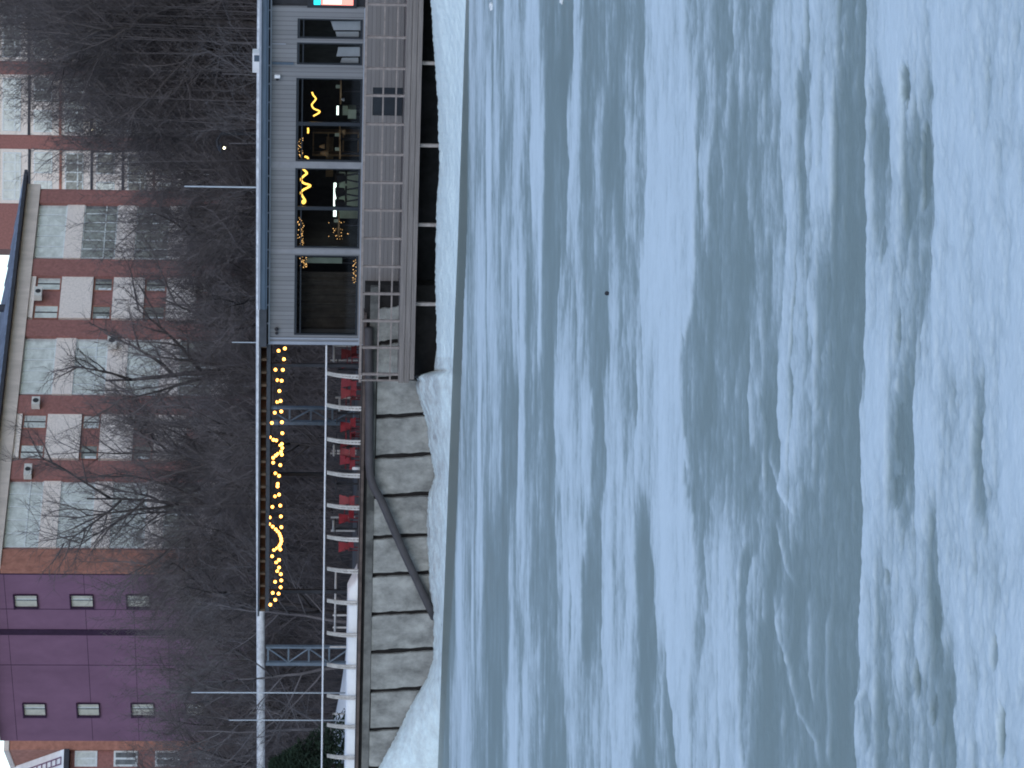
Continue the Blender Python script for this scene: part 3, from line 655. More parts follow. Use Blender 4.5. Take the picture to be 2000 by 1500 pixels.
# flat roof and fascia
zr0 = PAV.sz(523, 350, 0.35)[1]; zr1 = PAV.sz(506, 350, 0.35)[1]
S_R0 = PAV.sz(515, 604, 0.35)[0]
mb = MB(); mb.fbox(PAV, S_R0, S_W1, zr0, zr1, -6.6, 0.35)
roof = obj('roof', mb, M['fascia'], t)
mb = MB(); mb.fbox(PAV, S_END, S_R0 - 0.003, zr0 + 0.01, zr1 - 0.02, -6.6, 0.3); obj('roof_end', mb, M['canopy'], roof)
mb = MB(); mb.fbox(PAV, S_R0, S_W1, zr1 - 0.05, zr1 + 0.012, 0.352, 0.40); obj('gutter_lip', mb, M['trim'], roof)
mb = MB(); mb.fbox(PAV, S_R0, S_W1, zr0 + 0.06, zr0 + 0.13, 0.352, 0.39); obj('gutter_lip', mb, M['fascia'], roof)
mb = MB(); mb.fbox(PAV, S_END + .05, S_W1, ZT + 0.046, zr0 - 0.002, -0.4, -0.05); obj('shadow_gap_board', mb, M['dark'], roof)  # dark board paints in the shadow gap under the roof fascia
for y in range(20, 660, 36):
    a = PAV.sz(529, y, 0.05)[0]
    mb = MB(); mb.fbox(PAV, a - 0.02, a + 0.02, ZT + 0.047, ZT + 0.09, 0.0, 0.06); obj('roof_bracket', mb, M['trim'], roof)

# things fixed on or near the café
def small(name, px0, px1, py0, py1, off0, off1, m, label, cat, group=None):
    s0, s1, z0, z1 = PAV.rect(px0, px1, py0, py1, off1)
    mb = MB(); mb.fbox(PAV, s0, s1, z0, z1, off0, off1); return mb, (s0, s1, z0, z1)
mb, r = small('x', 536, 547, 147, 153, 0.002, 0.16, None, '', '')
t = thing('wall_camera', PAV.w((r[0] + r[1]) / 2, r[2], 0.08), 'white box camera under the roof beside the window with the wavy lamp', 'camera')
obj('housing', mb, M['white'], t)
mb = MB(); mb.ball(PAV.w((r[0] + r[1]) / 2 - 0.09, r[2] + 0.08, 0.12), 0.045); obj('lens', mb, M['dark'], t, True)
for y, px in ((648.5, 540), (643, 540)):
    pass
t = thing('wall_speaker', PAV.at(540, 643, 0.1), 'small round black lamp fixed high on the left corner of the cafe', 'wall lamp')
mb = MB(); mb.tube([PAV.at(540, 643, 0.0), PAV.at(540, 643, 0.14)], 0.06, 12); obj('head', mb, M['dark'], t, True)
mb = MB(); mb.tube([PAV.at(540, 651, 0.0), PAV.at(540, 651, 0.10)], 0.045, 12); obj('base', mb, M['dark'], t, True)
RB = -1.2
s0, s1, z0, z1 = PAV.rect(493, 508, 104, 142, RB)
t = thing('rooftop_box', PAV.w((s0 + s1) / 2, z0, RB), 'white air handling box with dark grille on the cafe roof', 'roof unit')
mb = MB(); mb.fbox(PAV, s0, s1, zr1, z1, RB - 0.5, RB); obj('casing', mb, M['white'], t)
mb = MB(); c = s0 + (s1 - s0) * 0.58; mb.fbox(PAV, c, s1 - 0.06, zr1 + 0.02, z1 - 0.05, RB + 0.002, RB + 0.012); obj('grille', mb, M['fascia'], t)
# lit sign at the right end
s0, s1 = PAV.sz(650, 9, 0.0)[0], PAV.sz(650, -95, 0)[0]
t = thing('lit_menu_sign', PAV.w((s0 + s1) / 2, PAV.sz(690, 0, 0)[1], 0.1), 'backlit coral and cyan sign in the dark opening at the cafe end', 'sign')
def sgn(px0, px1, m, nm, off=0.05, a0=s0, a1=s1):
    z1_, z0_ = PAV.sz(px0, 5, off)[1], PAV.sz(px1, 5, off)[1]
    mb = MB(); mb.fbox(PAV, a0, a1, z0_, z1_, off - 0.03, off); return obj(nm, mb, M[m], t)
sgn(613, 626, 'signblue', 'cyan_panel'); sgn(627.5, 690, 'signred', 'coral_panel'); sgn(632, 667, 'signpale', 'pale_panel', 0.058, s0 + 0.03, s1 - 0.2)
mb = MB(); mb.fbox(PAV, s0 - 0.1, s1 + 0.1, PAV.sz(697, 0, 0)[1], PAV.sz(600, 0, 0)[1], -0.12, 0.018); obj('case', mb, M['dark'], t)
mb = MB(); mb.fbox(PAV, SIGN0 + 0.002, S_W1, ZF0 + 0.9, ZT - 0.002, -0.4, -0.12); obj('dark_recess', mb, M['dark'], cafe)

# inside the café -------------------------------------------------
ZFL = Z_QUAY + 0.05
def neon(pts, off, label, r=0.020):
    w = [PAV.at(x, y, off) for x, y in pts]
    # smooth by Catmull-Rom
    out = []
    for i in range(len(w) - 1):
        p0, p1, p2, p3 = w[max(i - 1, 0)], w[i], w[i + 1], w[min(i + 2, len(w) - 1)]
        for k in range(6):
            u = k / 6
            out.append(0.5 * ((2 * p1) + (p2 - p0) * u + (2 * p0 - 5 * p1 + 4 * p2 - p3) * u * u + (3 * p1 - p0 - 3 * p2 + p3) * u ** 3))
    out.append(w[-1])
    one('wavy_neon_lamp', MB().tube(out, r, 8), M['neon'], label, 'neon lamp', 'wavy neon lamps in the cafe', smooth=True)
neon([(591, 329), (598, 336), (599, 339), (592, 345), (588, 350), (592, 357), (604, 361), (605, 364), (592, 371), (588, 376), (590, 382), (596, 392), (593, 397), (590, 394), (594, 391)], -0.55, 'longest wavy yellow neon lamp, in the cafe window beside the white strip light', 0.030)
neon([(609.5, 180), (612, 186), (617, 193), (612, 200), (609, 205), (613, 212), (624, 217), (622, 221), (612, 226.5)], -0.9, 'yellow zigzag neon lamp glowing in the cafe window nearest the glass doors', 0.022)
neon([(595, 306), (600, 307), (602, 311)], -0.8, 'short curl of yellow neon at the edge of a cafe window', 0.028)
neon([(601.5, 250), (602, 255), (601.5, 260)], -0.9, 'short straight yellow neon piece high in the cafe window', 0.026)
def inner(name, px0, px1, py0, py1, off, th, m, label, cat, group=None):
    s0, s1, z0, z1 = PAV.rect(px0, px1, py0, py1, off)
    mb = MB(); mb.fbox(PAV, s0, s1, z0, z1, off - th, off); return mb, (s0, s1, z0, z1)
# bar: counter, mint back board with light strip above
mb, r = inner('', 651.5, 656.5, 358, 405, -2.0, 0.05, None, '', '')
t = thing('bar_light', PAV.w((r[0] + r[1]) / 2, r[2], -2.0), 'white strip light over the mint green bar board in the cafe window', 'strip light')
obj('tube', mb, M['led'], t)
mb = MB(); mb.fbox(PAV, r[0] - 0.04, r[1] + 0.04, r[3], r[3] + 0.03, -2.08, -1.97); obj('housing', mb, M['dark'], t)
mb, r = inner('', 651, 657, 411, 423, -2.0, 0.05, None, '', '')
t2 = thing('bar_light', PAV.w((r[0] + r[1]) / 2, r[2], -2.0), 'short white strip light left of the window mullion over the cafe bar', 'strip light')
obj('tube', mb, M['led'], t2)
mb = MB(); mb.fbox(PAV, r[0] - 0.04, r[1] + 0.04, r[3], r[3] + 0.03, -2.08, -1.97); obj('housing', mb, M['dark'], t2)
mb, r = inner('', 654, 664, 208, 222, -2.0, 0.05, None, '', '')
s0, s1, z0, z1 = PAV.rect(655, 664, 207.5, 224.5, -1.6); zc = (z0 + z1) / 2
mb = MB(); mb.fbox(PAV, s0, s1, zc - 0.03, zc + 0.03, -1.65, -1.6)
t3 = thing('bar_light', PAV.w((s0 + s1) / 2, zc, -1.6), 'small white strip light in the cafe window under the zigzag neon', 'strip light')
obj('tube', mb, M['led'], t3)
mb = MB(); mb.fbox(PAV, s0 - 0.04, s1 + 0.04, zc + 0.03, zc + 0.06, -1.68, -1.58); obj('housing', mb, M['dark'], t3)
s0, s1, z0, z1 = PAV.rect(655, 700, 335, 425, -2.5)
t = thing('bar_counter', PAV.w((s0 + s1) / 2, ZFL, -2.4), 'mint green bar counter lit by the strip light inside the cafe', 'counter')
mb = MB(); mb.fbox(PAV, s0, s1, ZFL, z1 - 0.1, -2.5, -2.42); obj('front_panel', mb, M['mint'], t)
mb = MB(); mb.fbox(PAV, s0 - .1, s1 + .1, z1 - 0.1, z1 - 0.04, -3.0, -2.36); obj('top', mb, M['dark'], t)
mb = MB(); mb.fbox(PAV, s0 + 0.5, s1 + 0.3, z1 + 0.05, z1 + 0.28, -5.2, -5.1); obj('shelf', mb, M['tan'], t)
# bar stools before the counter
def stool(y, off, label):
    c = PAV.sz(690, y, off)[0]; b = PAV.w(c, ZFL, off)
    t = thing('bar_stool', b, label, 'stool', 'dark stools at the cafe bar')
    obj('seat', MB().tube([b + Vector((0, 0, 0.50)), b + Vector((0, 0, 0.56))], 0.19, 14), M['dark'], t)
    mb = MB(); mb.tube([b + Vector((0, -.1, 0.58)), b + Vector((-.03, -.14, 0.84))], [0.12, 0.16], 10); obj('backrest', mb, M['dark'], t)
    for k in range(4):
        q = math.pi / 4 + k * math.pi / 2
        obj('leg', MB().tube([b + Vector((math.cos(q) * .22, math.sin(q) * .22, 0)), b + Vector((math.cos(q) * .1, math.sin(q) * .1, .50))], 0.02, 6), M['dark'], t)
stool(347, -1.3, 'dark stool nearest the right end of the mint bar counter')
stool(375, -1.4, 'dark stool in front of the middle of the mint bar counter')
stool(398, -1.3, 'dark stool beside the window mullion before the mint bar')
# small lamps / bottles as fairy light string
def fairy(name, pts, off, label, r=0.011):
    t = thing(name, PAV.at(pts[0][0], pts[0][1], off), label, 'fairy lights')
    w = [PAV.at(x, y, off) for x, y in pts]
    obj('cable', MB().tube(w, 0.004, 4), M['cable'], t)
    mb = MB()
    for p in w: mb.ball(p + Vector((0, 0, -0.02)), r * random.uniform(0.7, 1.4), 6, 4)
    o = obj('bulbs', mb, M['fairy'], t); o['kind'] = 'stuff'
rf = random.Random(3)
fairy('fairy_lights', [(580 + rf.random() * 12, 425 + k * 1.6) for k in range(34)], -0.4, 'tiny warm fairy lights along the top of the window left of the bar')
fairy('fairy_lights', [(583 + rf.random() * 15, 502 + k * 0.8) for k in range(26)], -0.5, 'tiny warm fairy lights in the top right corner of the leftmost cafe window')
fairy('fairy_lights', [(688 + rf.random() * 7, 508 + k * 2.3) for k in range(20)], -0.5, 'tiny warm fairy lights along the foot of the leftmost cafe window')
fairy('fairy_lights', [(580 + rf.random() * 10, 268 + k * 2.0) for k in range(20)], -0.5, 'tiny warm fairy lights in the window with the short straight neon')
fairy('fairy_lights', [(640 + rf.random() * 40, 432 + k * 0.0 + rf.random() * 48) for k in range(22)], -1.0, 'sparse warm fairy lights among the shelves left of the bar', 0.010)
# tan boards, easel, shelves, lounge things
def boardobj(name, px0, py0, px1, py1, wd, off, m, label, cat):
    p, q = PAV.at(px0, py0, off), PAV.at(px1, py1, off); d = (q - p).normalized(); u = d.cross(PAV.n).normalized() * wd
    mb = MB(); mb.hexa([p - u, p + u, p + u - PAV.n * .04, p - u - PAV.n * .04, q - u, q + u, q + u - PAV.n * .04, q - u - PAV.n * .04])
    return mb
b0 = PAV.at(688, 590, -1.2)
t = thing('easel', Vector((b0.x, b0.y, ZFL)), 'tan timber easel of leaning poles in the leftmost cafe window', 'easel')
for (a, b, c, d) in ((619, 593, 690, 583), (619, 594, 690, 603), (646, 586, 648, 601)):
    obj('pole', boardobj('', a, b, c, d, 0.022, -1.2, 'tan', '', ''), M['tan'], t)
def shelf(px0, px1, py0, py1, off, label, n=4):
    s0, s1, z0, z1 = PAV.rect(px0, px1, py0, py1, off)
    t = thing('shelf_unit', PAV.w((s0 + s1) / 2, ZFL, off), label, 'shelf')
    for a in (s0, s1 - 0.05):
        mb = MB(); mb.fbox(PAV, a, a + 0.05, ZFL, z1, off - 0.35, off); obj('side_panel', mb, M['tan'], t)
    for k in range(n):
        z = ZFL + 0.1 + (z1 - ZFL - 0.15) * k / (n - 1)
        mb = MB(); mb.fbox(PAV, s0 + .05, s1 - .05, z, z + 0.04, off - 0.35, off); obj('shelf', mb, M['tan'], t)
shelf(606, 700, 615, 650, -3.0, 'dim timber shelf unit at the left end of the cafe room')
shelf(600, 700, 425, 478, -4.0, 'dim timber shelf unit behind the fairy lights left of the bar')
shelf(610, 700, 258, 305, -4.2, 'dim timber shelf unit behind the window mullion, right of the bar')
def pendant(px, py, off, label, r=0.10, m='tan'):
    p = PAV.at(px, py, off)
    t = thing('pendant_lamp', p, label, 'lamp', 'unlit pendant lamps in the cafe')
    obj('cord', MB().tube([p + Vector((0, 0, r)), Vector((p.x, p.y, ZT - 0.14))], 0.006, 4), M['cable'], t)
    obj('shade', MB().tube([p + Vector((0, 0, r)), p + Vector((0, 0, -r))], [r * 0.35, r], 12), M[m], t, True)
pendant(668, 258, -1.5, 'tan cone lamp hanging in the window right of the bar')
pendant(669, 194, -1.6, 'pale cone lamp hanging under the zigzag neon', 0.06, 'snow_panel')
pendant(629, 286, -1.2, 'narrow tan lamp hanging near the middle window mullion', 0.08)
pendant(633, 299, -1.4, 'broad tan lamp lowest beside the short curl of neon', 0.12)
# sofa seen as a pale shape
s0, s1, z0, z1 = PAV.rect(668, 702, 219, 231, -1.8)
c = PAV.at(690, 226, -1.8)
t = thing('lounge_chair', Vector((c.x, c.y, ZFL)), 'pale green lounge chair below the zigzag neon in the cafe', 'chair')
s0, s1 = PAV.sz(690, 232, -1.8)[0], PAV.sz(690, 214, -1.8)[0]
zseat = PAV.sz(692, 222, -1.8)[1]
mb = MB(); mb.fbox(PAV, s0, s1, ZFL + 0.25, ZFL + 0.5, -2.3, -1.8); obj('seat', mb, M['mint'], t)
mb = MB(); mb.fbox(PAV, s0, s1, ZFL + 0.5, PAV.sz(669, 222, -2.2)[1], -2.3, -2.18); obj('backrest', mb, M['mint'], t)
for a in (s0 + .03, s1 - .07):
    mb = MB(); mb.fbox(PAV, a, a + .04, ZFL, ZFL + .25, -2.25, -1.85); obj('leg', mb, M['dark'], t)
# added pale panels stand in for bright snow seen in the door glass
def snow_panel(px_r, px_l, y0, y1, px_b, label):
    off = -0.35
    p = [PAV.at(px_b, y1, off), PAV.at(px_b, y0, off), PAV.at(px_r, y0, off), PAV.at(px_l, y1, off)]
    t = thing('snow_glass_panel', p[0], label, 'snow_panel', 'pale panels for bright snow in the glass doors')
    mb = MB(); mb.hexa([q for q in p[:2]] + [q - PAV.n * .02 for q in (p[1], p[0])] + [p[3], p[2], p[2] - PAV.n * .02, p[3] - PAV.n * .02]); obj('sheet', mb, M['snow_panel'], t)
    e = MB(); e.tube([PAV.at(px_b + 1, y1, off), PAV.at(px_b + 1, y0, off)], 0.02, 6); obj('foot_bar', e, M['dark'], t)
snow_panel(646, 652, 41.5, 59, 704, 'pale panel for bright snow with slanted top, upper right of the glass door pane')
snow_panel(655, 659, 62, 76, 701, 'pale panel for bright snow just left of the dark bar in the right door pane')
snow_panel(661, 657, 92, 110, 703, 'pale panel for bright snow in the wider glass pane, beside its upper edge')
snow_panel(668, 664, 113, 124, 700, 'smallest pale panel for bright snow in the wider pane near the shade strip')
# long brown curtain in the leftmost window
cs0, cs1 = PAV.sz(640, 656, -0.9)[0], PAV.sz(640, 532, -0.9)[0]
mb = MB(); N = 90; rc = random.Random(2); ph = [rc.uniform(0, 6) for _ in range(3)]
for i in range(N + 1):
    a = cs0 + (cs1 - cs0) * i / N; o_ = -0.9 + .05 * math.sin(a * 17 + ph[0]) + .03 * math.sin(a * 41 + ph[1])
    mb.v += [PAV.w(a, ZFL + .05, o_), PAV.w(a, ZT - .18, o_)]
for i in range(N): mb.f.append((2 * i, 2 * i + 2, 2 * i + 3, 2 * i + 1))
t = thing('long_curtain', PAV.w((cs0 + cs1) / 2, ZFL, -0.9), 'long dark brown curtain in folds behind the timber easel', 'curtain')
obj('sheet', mb, mat('dark_brown_curtain', (0.05, 0.042, 0.035), 0.9, 0.4, 3), t, True)
obj('rail', MB().tube([PAV.w(cs0, ZT - .17, -0.9), PAV.w(cs1, ZT - .17, -0.9)], .02, 6), M['dark'], t)
# cafe tables with pale things on them, in the two middle windows
def cafe_table(y, off, label):
    c = PAV.sz(690, y, off)[0]; b = PAV.w(c, ZFL, off)
    t = thing('cafe_table', b, label, 'table', 'dining tables inside the cafe')
    obj('tabletop', MB().tube([b + Vector((0, 0, .72)), b + Vector((0, 0, .76))], .4, 18), M['tan'], t)
    obj('leg', MB().tube([b, b + Vector((0, 0, .72))], .04, 8), M['dark'], t)
    p = b + Vector((.12, -.1, .76)); one('menu_holder', MB().box(p.x - .05, p.x + .05, p.y - .02, p.y + .02, p.z + .001, p.z + .13), M['mint'], 'pale card standing on the ' + label, 'menu card', 'cards on the cafe tables')
cafe_table(300, -0.9, 'round table inside by the short neon curl')
cafe_table(272, -1.6, 'round table inside under the two tan lamps')
cafe_table(440, -1.0, 'round table inside near the scattered fairy lights')
cafe_table(470, -1.7, 'round table inside at the left of the bar window')
cafe_table(178, -1.2, 'round table inside nearest the glass doors')
# tall pale screen in the leftmost window
s0, s1, z0, z1 = PAV.rect(596, 668, 503, 514, -0.8)
t = thing('folded_screen', PAV.w((s0 + s1) / 2, ZFL, -0.8), 'tall pale grey folded screen at the right of the leftmost cafe window', 'screen')
mb = MB(); mb.fbox(PAV, s0, s1, z0, z1, -0.84, -0.8); obj('leaf', mb, M['mint'], t)
mb = MB(); mb.fbox(PAV, s0, s0 + .03, ZFL, z0, -0.84, -0.8); mb.fbox(PAV, s1 - .03, s1, ZFL, z0, -0.84, -0.8); obj('stand', mb, M['dark'], t)

# ------------------------------------------------------------------ terrace canopy with bulbs
S_C0 = PAV.sz(515, 1194, 0)[0]; CO = 0.0
zc_top = PAV.sz(504, 1000, CO)[1]; zc_r0 = PAV.sz(519, 1000, CO)[1]; zc_b0 = PAV.sz(526.5, 1000, CO)[1]
t = thing('terrace_canopy', PAV.w((S_C0 + S_END) / 2, Z_QUAY, -2.5), 'open terrace canopy on slim dark posts with exposed rafters left of the cafe', 'canopy')
mb = MB(); mb.fbox(PAV, S_C0, S_END - 0.02, zc_b0, zc_r0, CO - 0.12, CO); obj('front_beam', mb, M['canopy'], t)
mb = MB(); mb.fbox(PAV, S_C0, S_END - 0.02, zc_b0, zc_r0, CO - 5.2, CO - 5.08); obj('back_beam', mb, M['canopy'], t)
mb = MB(); mb.fbox(PAV, S_C0 - 0.1, S_END - 0.02, zc_top - 0.06, zc_top, CO - 5.4, CO + 0.15); obj('roof_sheet', mb, M['canopy'], t)
nr = int((S_END - S_C0) / 0.40)
for k in range(nr):
    a = S_C0 + 0.03 + k * (S_END - S_C0 - 0.15) / (nr - 1)
    mb = MB(); mb.fbox(PAV, a, a + 0.07, zc_r0 + 0.002, zc_top - 0.062, CO - 5.3, CO + 0.06); obj('rafter', mb, M['rafter'], t)
for y, w, off in ((714, 0.05, -0.25), (1156, 0.06, -1.6), (927, 0.05, -5.1), (1156, 0.05, -5.1), (714, 0.05, -5.1)):
    a = PAV.sz(600, y, off)[0]
    mb = MB(); mb.fbox(PAV, a - w, a + w, Z_QUAY + 0.03, zc_b0 if off < -5 else zc_r0, off - 0.1, off); obj('post', mb, M['dark'], t)

A_ = [(382,403),(373,508),(362,612),(350,718),(328,818),(340,915),(347,1018),(353,1123),(357,1230),(352,1335),(352,1440),(337,1542),(325,1647),(310,1750),(325,1830),(337,1937),(343,2043),(347,2148),(345,2260),(338,2365),(325,2468),(325,2542),(342,2607),(347,2668),(340,2735),(320,2797),(288,2858),(240,2905)]
B_ = [(320,425),(290,610),(310,712),(308,925),(283,1030),(255,1130),(222,1235),(235,1270),(270,1295),(298,1300),(335,1345),(357,1375),(345,1410),(315,1432),(293,1448),(268,1470),(268,1518),(290,1622),(312,1725),(287,1847),(260,1950),(233,2053),(228,2118),(263,2143),(293,2170),(312,2190),(328,2212),(338,2235),(348,2285),(340,2310),(328,2332),(305,2355),(275,2370),(258,2432),(297,2492),(307,2577),(287,2682),(263,2790)]
def string(pts, offf, label):
    w = [PAV.at(480 + x / 5, 600 + y / 5, offf(k)) for k, (x, y) in enumerate(pts)]
    t = thing('string_lights', w[0], label, 'string lights', 'bulb strings under the canopy')
    hang = [p + Vector((0, 0, 0.10)) for p in w]
    obj('cable', MB().tube(hang, 0.008, 5), M['cable'], t)
    for p in w:
        b = obj('bulb', MB().ball(p, 0.050, 10, 8), M['bulb'], t, True)
        obj('socket', MB().tube([p + Vector((0, 0, 0.045)), p + Vector((0, 0, 0.10))], 0.018, 6), M['dark'], b)
string(A_, lambda k: -0.35, 'string of glowing warm bulbs hanging in an even row along the canopy front')
string(B_, lambda k: -1.2 - 2.2 * abs(math.sin(k * 0.42)), 'string of glowing warm bulbs looping in swags behind the front row')

# ------------------------------------------------------------------ terrace furniture
def chair(p, rz, red, label, kindm='redp'):
    t = thing('terrace_chair', p, label, 'chair', 'red chairs on the terrace'); p = p.copy(); k_ = .68
    c, s = math.cos(rz), math.sin(rz)
    def W(x, y, z): return Vector((p.x + (x * c - y * s) * k_, p.y + (x * s + y * c) * k_, p.z + z * k_))
    def bx(x0, x1, y0, y1, z0, z1, lean=0.0):
        return MB().hexa([W(x0, y0, z0), W(x1, y0, z0), W(x1, y1, z0), W(x0, y1, z0), W(x0, y0 + lean, z1), W(x1, y0 + lean, z1), W(x1, y1 + lean, z1), W(x0, y1 + lean, z1)])
    m = M[kindm]
    obj('seat', bx(-.23, .23, -.23, .23, .40, .45), m, t)
    def taper(w0, w1, y0, y1, z0, z1, th=.04):
        return MB().hexa([W(-w0, y0, z0), W(w0, y0, z0), W(w0, y0 + th, z0), W(-w0, y0 + th, z0), W(-w1, y1, z1), W(w1, y1, z1), W(w1, y1 + th, z1), W(-w1, y1 + th, z1)])
    obj('backrest', taper(.15, .27, .19, .30, .46, .90), m, t); obj('apron', taper(.27, .17, -.27, -.25, .20, .40), m, t)
    for x in (-.25, .21):
        obj('armrest', bx(x, x + .04, -.2, .24, .62, .66), m, t)
    for x, y in ((-.22, -.22), (.18, -.22), (-.22, .18), (.18, .18)):
        obj('leg', bx(x, x + .04, y, y + .04, 0, .40), M['darkred'], t)
ZP = Z_QUAY + 0.02
def floorpt(y, off): 
    a = PAV.sz(690, y, off)[0]; return PAV.w(a, ZP, off)
chairs = [(688, -2.0, 0.3, 'darkred', 'dark red chair tucked against the cafe end wall'), (703, -1.2, 1.2, 'darkred', 'dark red chair beside the first slim white table'), (750, -1.2, -.3, 'redp', 'bright red chair just left of the first curved railing post'), (766, -1.5, .2, 'redp', 'bright red chair at the left side of a pair near the cafe'),
          (788, -2.2, 1.5, 'darkred', 'crimson chair half hidden by the second curved post'), (829, -1.4, .4, 'redp', 'crimson chair beside the nearer lattice pylon foot'), (843, -2.2, -1.3, 'darkred', 'dark red chair standing behind the crimson chair by the pylon'), (857, -1.2, 2.0, 'redp', 'red chair peeking out right of the third curved post'),
          (884, -1.5, .1, 'redp', 'red chair at the twin white posts mid terrace'), (903, -1.3, -.4, 'redp', 'red chair beside the white canister'), (978, -1.1, .0, 'redp', 'brightest red chair alone in its railing bay'), (1008, -1.6, .5, 'redp', 'faded red chair left of the brightest one'), (1064, -1.2, .4, 'redp', 'leftmost red chair beside a curved railing post')]
for y, off, rz, m, lb in chairs: chair(floorpt(y, off), rz, True, lb, m)
def table(y, off, label, w=0.34, h=0.74):
    p = floorpt(y, off); t = thing('cafe_table', p, label, 'table', 'slim cafe tables on the terrace')
    obj('tabletop', MB().tube([p + Vector((0, 0, h - .03)), p + Vector((0, 0, h))], w, 16), M['dark'], t)
    obj('leg', MB().tube([p + Vector((0, 0, 0.02)), p + Vector((0, 0, h - .03))], 0.03, 8), M['dark'], t)
    obj('base', MB().tube([p, p + Vector((0, 0, .03))], [.22, .2], 14), M['dark'], t)
for y, off, lb in ((722, -1.5, 'dark round table right of the bright red chairs'), (808, -1.6, 'dark round table in front of the lattice pylon'), (868, -1.8, 'dark round table between two red chairs mid terrace'), (945, -1.6, 'dark round table right of the lone bright red chair'), (1033, -1.7, 'dark round table farthest left on the terrace')): table(y, off, lb)
p = floorpt(915, -0.5)
t = thing('white_canister', p, 'small white canister with red cap on the terrace edge', 'canister')
z = PAV.sz(686, 915, -0.5)[1] - p.z
obj('body', MB().tube([p, p + Vector((0, 0, z * .8)), p + Vector((0, 0, z * .9))], [.05, .05, .03], 12), M['white'], t, True)
obj('cap', MB().tube([p + Vector((0, 0, z * .9)), p + Vector((0, 0, z + .06))], .035, 10), M['redp'], t, True)
# far side fence pieces: pale posts with a thick rail
FO = -5.8
t = thing('terrace_back_fence', floorpt(900, FO), 'pale post and rail fence behind the terrace furniture', 'fence')
for y, pt, pb in ((704, 645, 672), (676, 650, 690), (777, 655, 686), (881, 648, 685), (886, 645, 685), (1011, 646, 690), (1037, 646, 671), (1202, 650, 684), (1226, 650, 683), (1264, 644, 684), (1395, 650, 686), (1460, 640, 686), (1483, 638, 688)):
    a = PAV.sz(660, y, FO)[0]; z1 = PAV.sz(pt, y, FO)[1]
    mb = MB(); mb.fbox(PAV, a - .025, a + .025, ZP - .02, z1, FO - .05, FO); obj('post', mb, M['bracket'], t)
for y0, y1, px in ((676, 706, 652), (777, 802, 663), (868, 890, 652), (1016, 1037, 651), (1110, 1235, 655)):
    a0, a1 = PAV.sz(px, y1, FO)[0], PAV.sz(px, y0, FO)[0]; z = PAV.sz(px, (y0 + y1) / 2, FO)[1]
    mb = MB(); mb.tube([PAV.w(a0, z, FO + .03), PAV.w(a1, z, FO + .03)], 0.035, 8); obj('rail', mb, M['bracket'], t, True)

# ------------------------------------------------------------------ heating pipe on lattice pylons, masts, lamp
PO = -7.2
w = [PAV.at(px, y, PO) for px, y in ((509.5, 2300), (509.5, 1500), (509.0, 1200), (508, 900), (507, 600), (509, 300), (511, 0), (515, -500))]
w[4].z = w[3].z * .5 + w[5].z * .5
one('heating_pipe', MB().tube(w, 0.145, 14), M['insul'], 'long pale insulated heating pipe carried behind the canopy and cafe roofs', 'pipe', smooth=True)
def pylon(y0, y1, label, off=PO):
    s0, s1 = PAV.sz(590, y1, off)[0], PAV.sz(590, y0, off)[0]; z1 = PAV.sz(519, y0, off)[1]; z0 = ZP - .02
    t = thing('lattice_pylon', PAV.w((s0 + s1) / 2, z0, off), label, 'pylon', 'lattice pylons under the heating pipe')
    mb = MB(); mb.fbox(PAV, s0, s0 + .12, z0, z1, off - .1, off + .06); obj('chord', mb, M['lattice'], t)
    mb = MB(); mb.fbox(PAV, s1 - .07, s1, z0, z1, off - .1, off + .06); obj('chord', mb, M['lattice'], t)
    n = 4; c0, c1 = s0 + .12, s1 - .07
    for k in range(n + 1):
        z = z0 + .1 + (z1 - z0 - .18) * k / n
        mb = MB(); mb.fbox(PAV, c0, c1, z - .03, z + .03, off - .05, off + .0); obj('strut', mb, M['lattice'], t)
        if k < n:
            zn = z0 + .1 + (z1 - z0 - .18) * (k + 1) / n
            a, b = (c0, c1) if k % 2 else (c1, c0)
            mb = MB(); mb.tube([PAV.w(a, z, off + .03), PAV.w(b, zn, off + .03)], 0.028, 6); obj('diagonal', mb, M['lattice'], t)
pylon(795, 829, 'blue grey lattice pylon seen under the canopy among the bulbs')
pylon(1262, 1299, 'blue grey lattice pylon under the bare pipe left of the canopy')
def mast(y, pt, pb, off, label, r=0.022):
    a = PAV.sz(pb, y, off)[0]; z1 = PAV.sz(pt, y, off)[1]; z0 = ZP
    t = thing('flag_mast', PAV.w(a, z0, off), label, 'mast', 'slim masts rising behind the quay')
    obj('pole', MB().tube([PAV.w(a, z0 + .06, off), PAV.w(a, z1, off)], [r * 1.25, r * 0.8], 8), M['mast'], t, True)
    obj('base', MB().tube([PAV.w(a, z0, off), PAV.w(a, z0 + .06, off)], [.09, .07], 10), M['mast'], t, True)
mast(1353.5, 374, 690, -1.9, 'tallest slim mast, crossing the bare pipe left of the canopy')
mast(1407, 447, 695, -2.0, 'shorter slim mast beside the tallest one, near the green conifer', 0.018)
mast(366, 360, 500, -7.8, 'slim mast rising behind the cafe roof', 0.028)
mast(669, 453, 500, -7.8, 'short slim mast behind the left corner of the cafe roof', 0.02)
p = at_y(438, 289, 107)
gz = land_z(16)
t = thing('street_lamp', Vector((p.x, p.y, gz)), 'lit street lamp glowing among the dark trees behind the cafe', 'street lamp')
obj('pole', MB().tube([Vector((p.x + .5, p.y, gz)), Vector((p.x + .5, p.y, p.z + .1)), Vector((p.x + .25, p.y, p.z + .25)), Vector((p.x, p.y, p.z + .2))], 0.05, 8), M['dark'], t)
obj('hood', MB().tube([p + Vector((0, 0, .1)), p + Vector((0, 0, .22))], [.2, .06], 10), M['dark'], t)
obj('lens', MB().ball(p, 0.04, 10, 8), M['lampglow'], t, True)

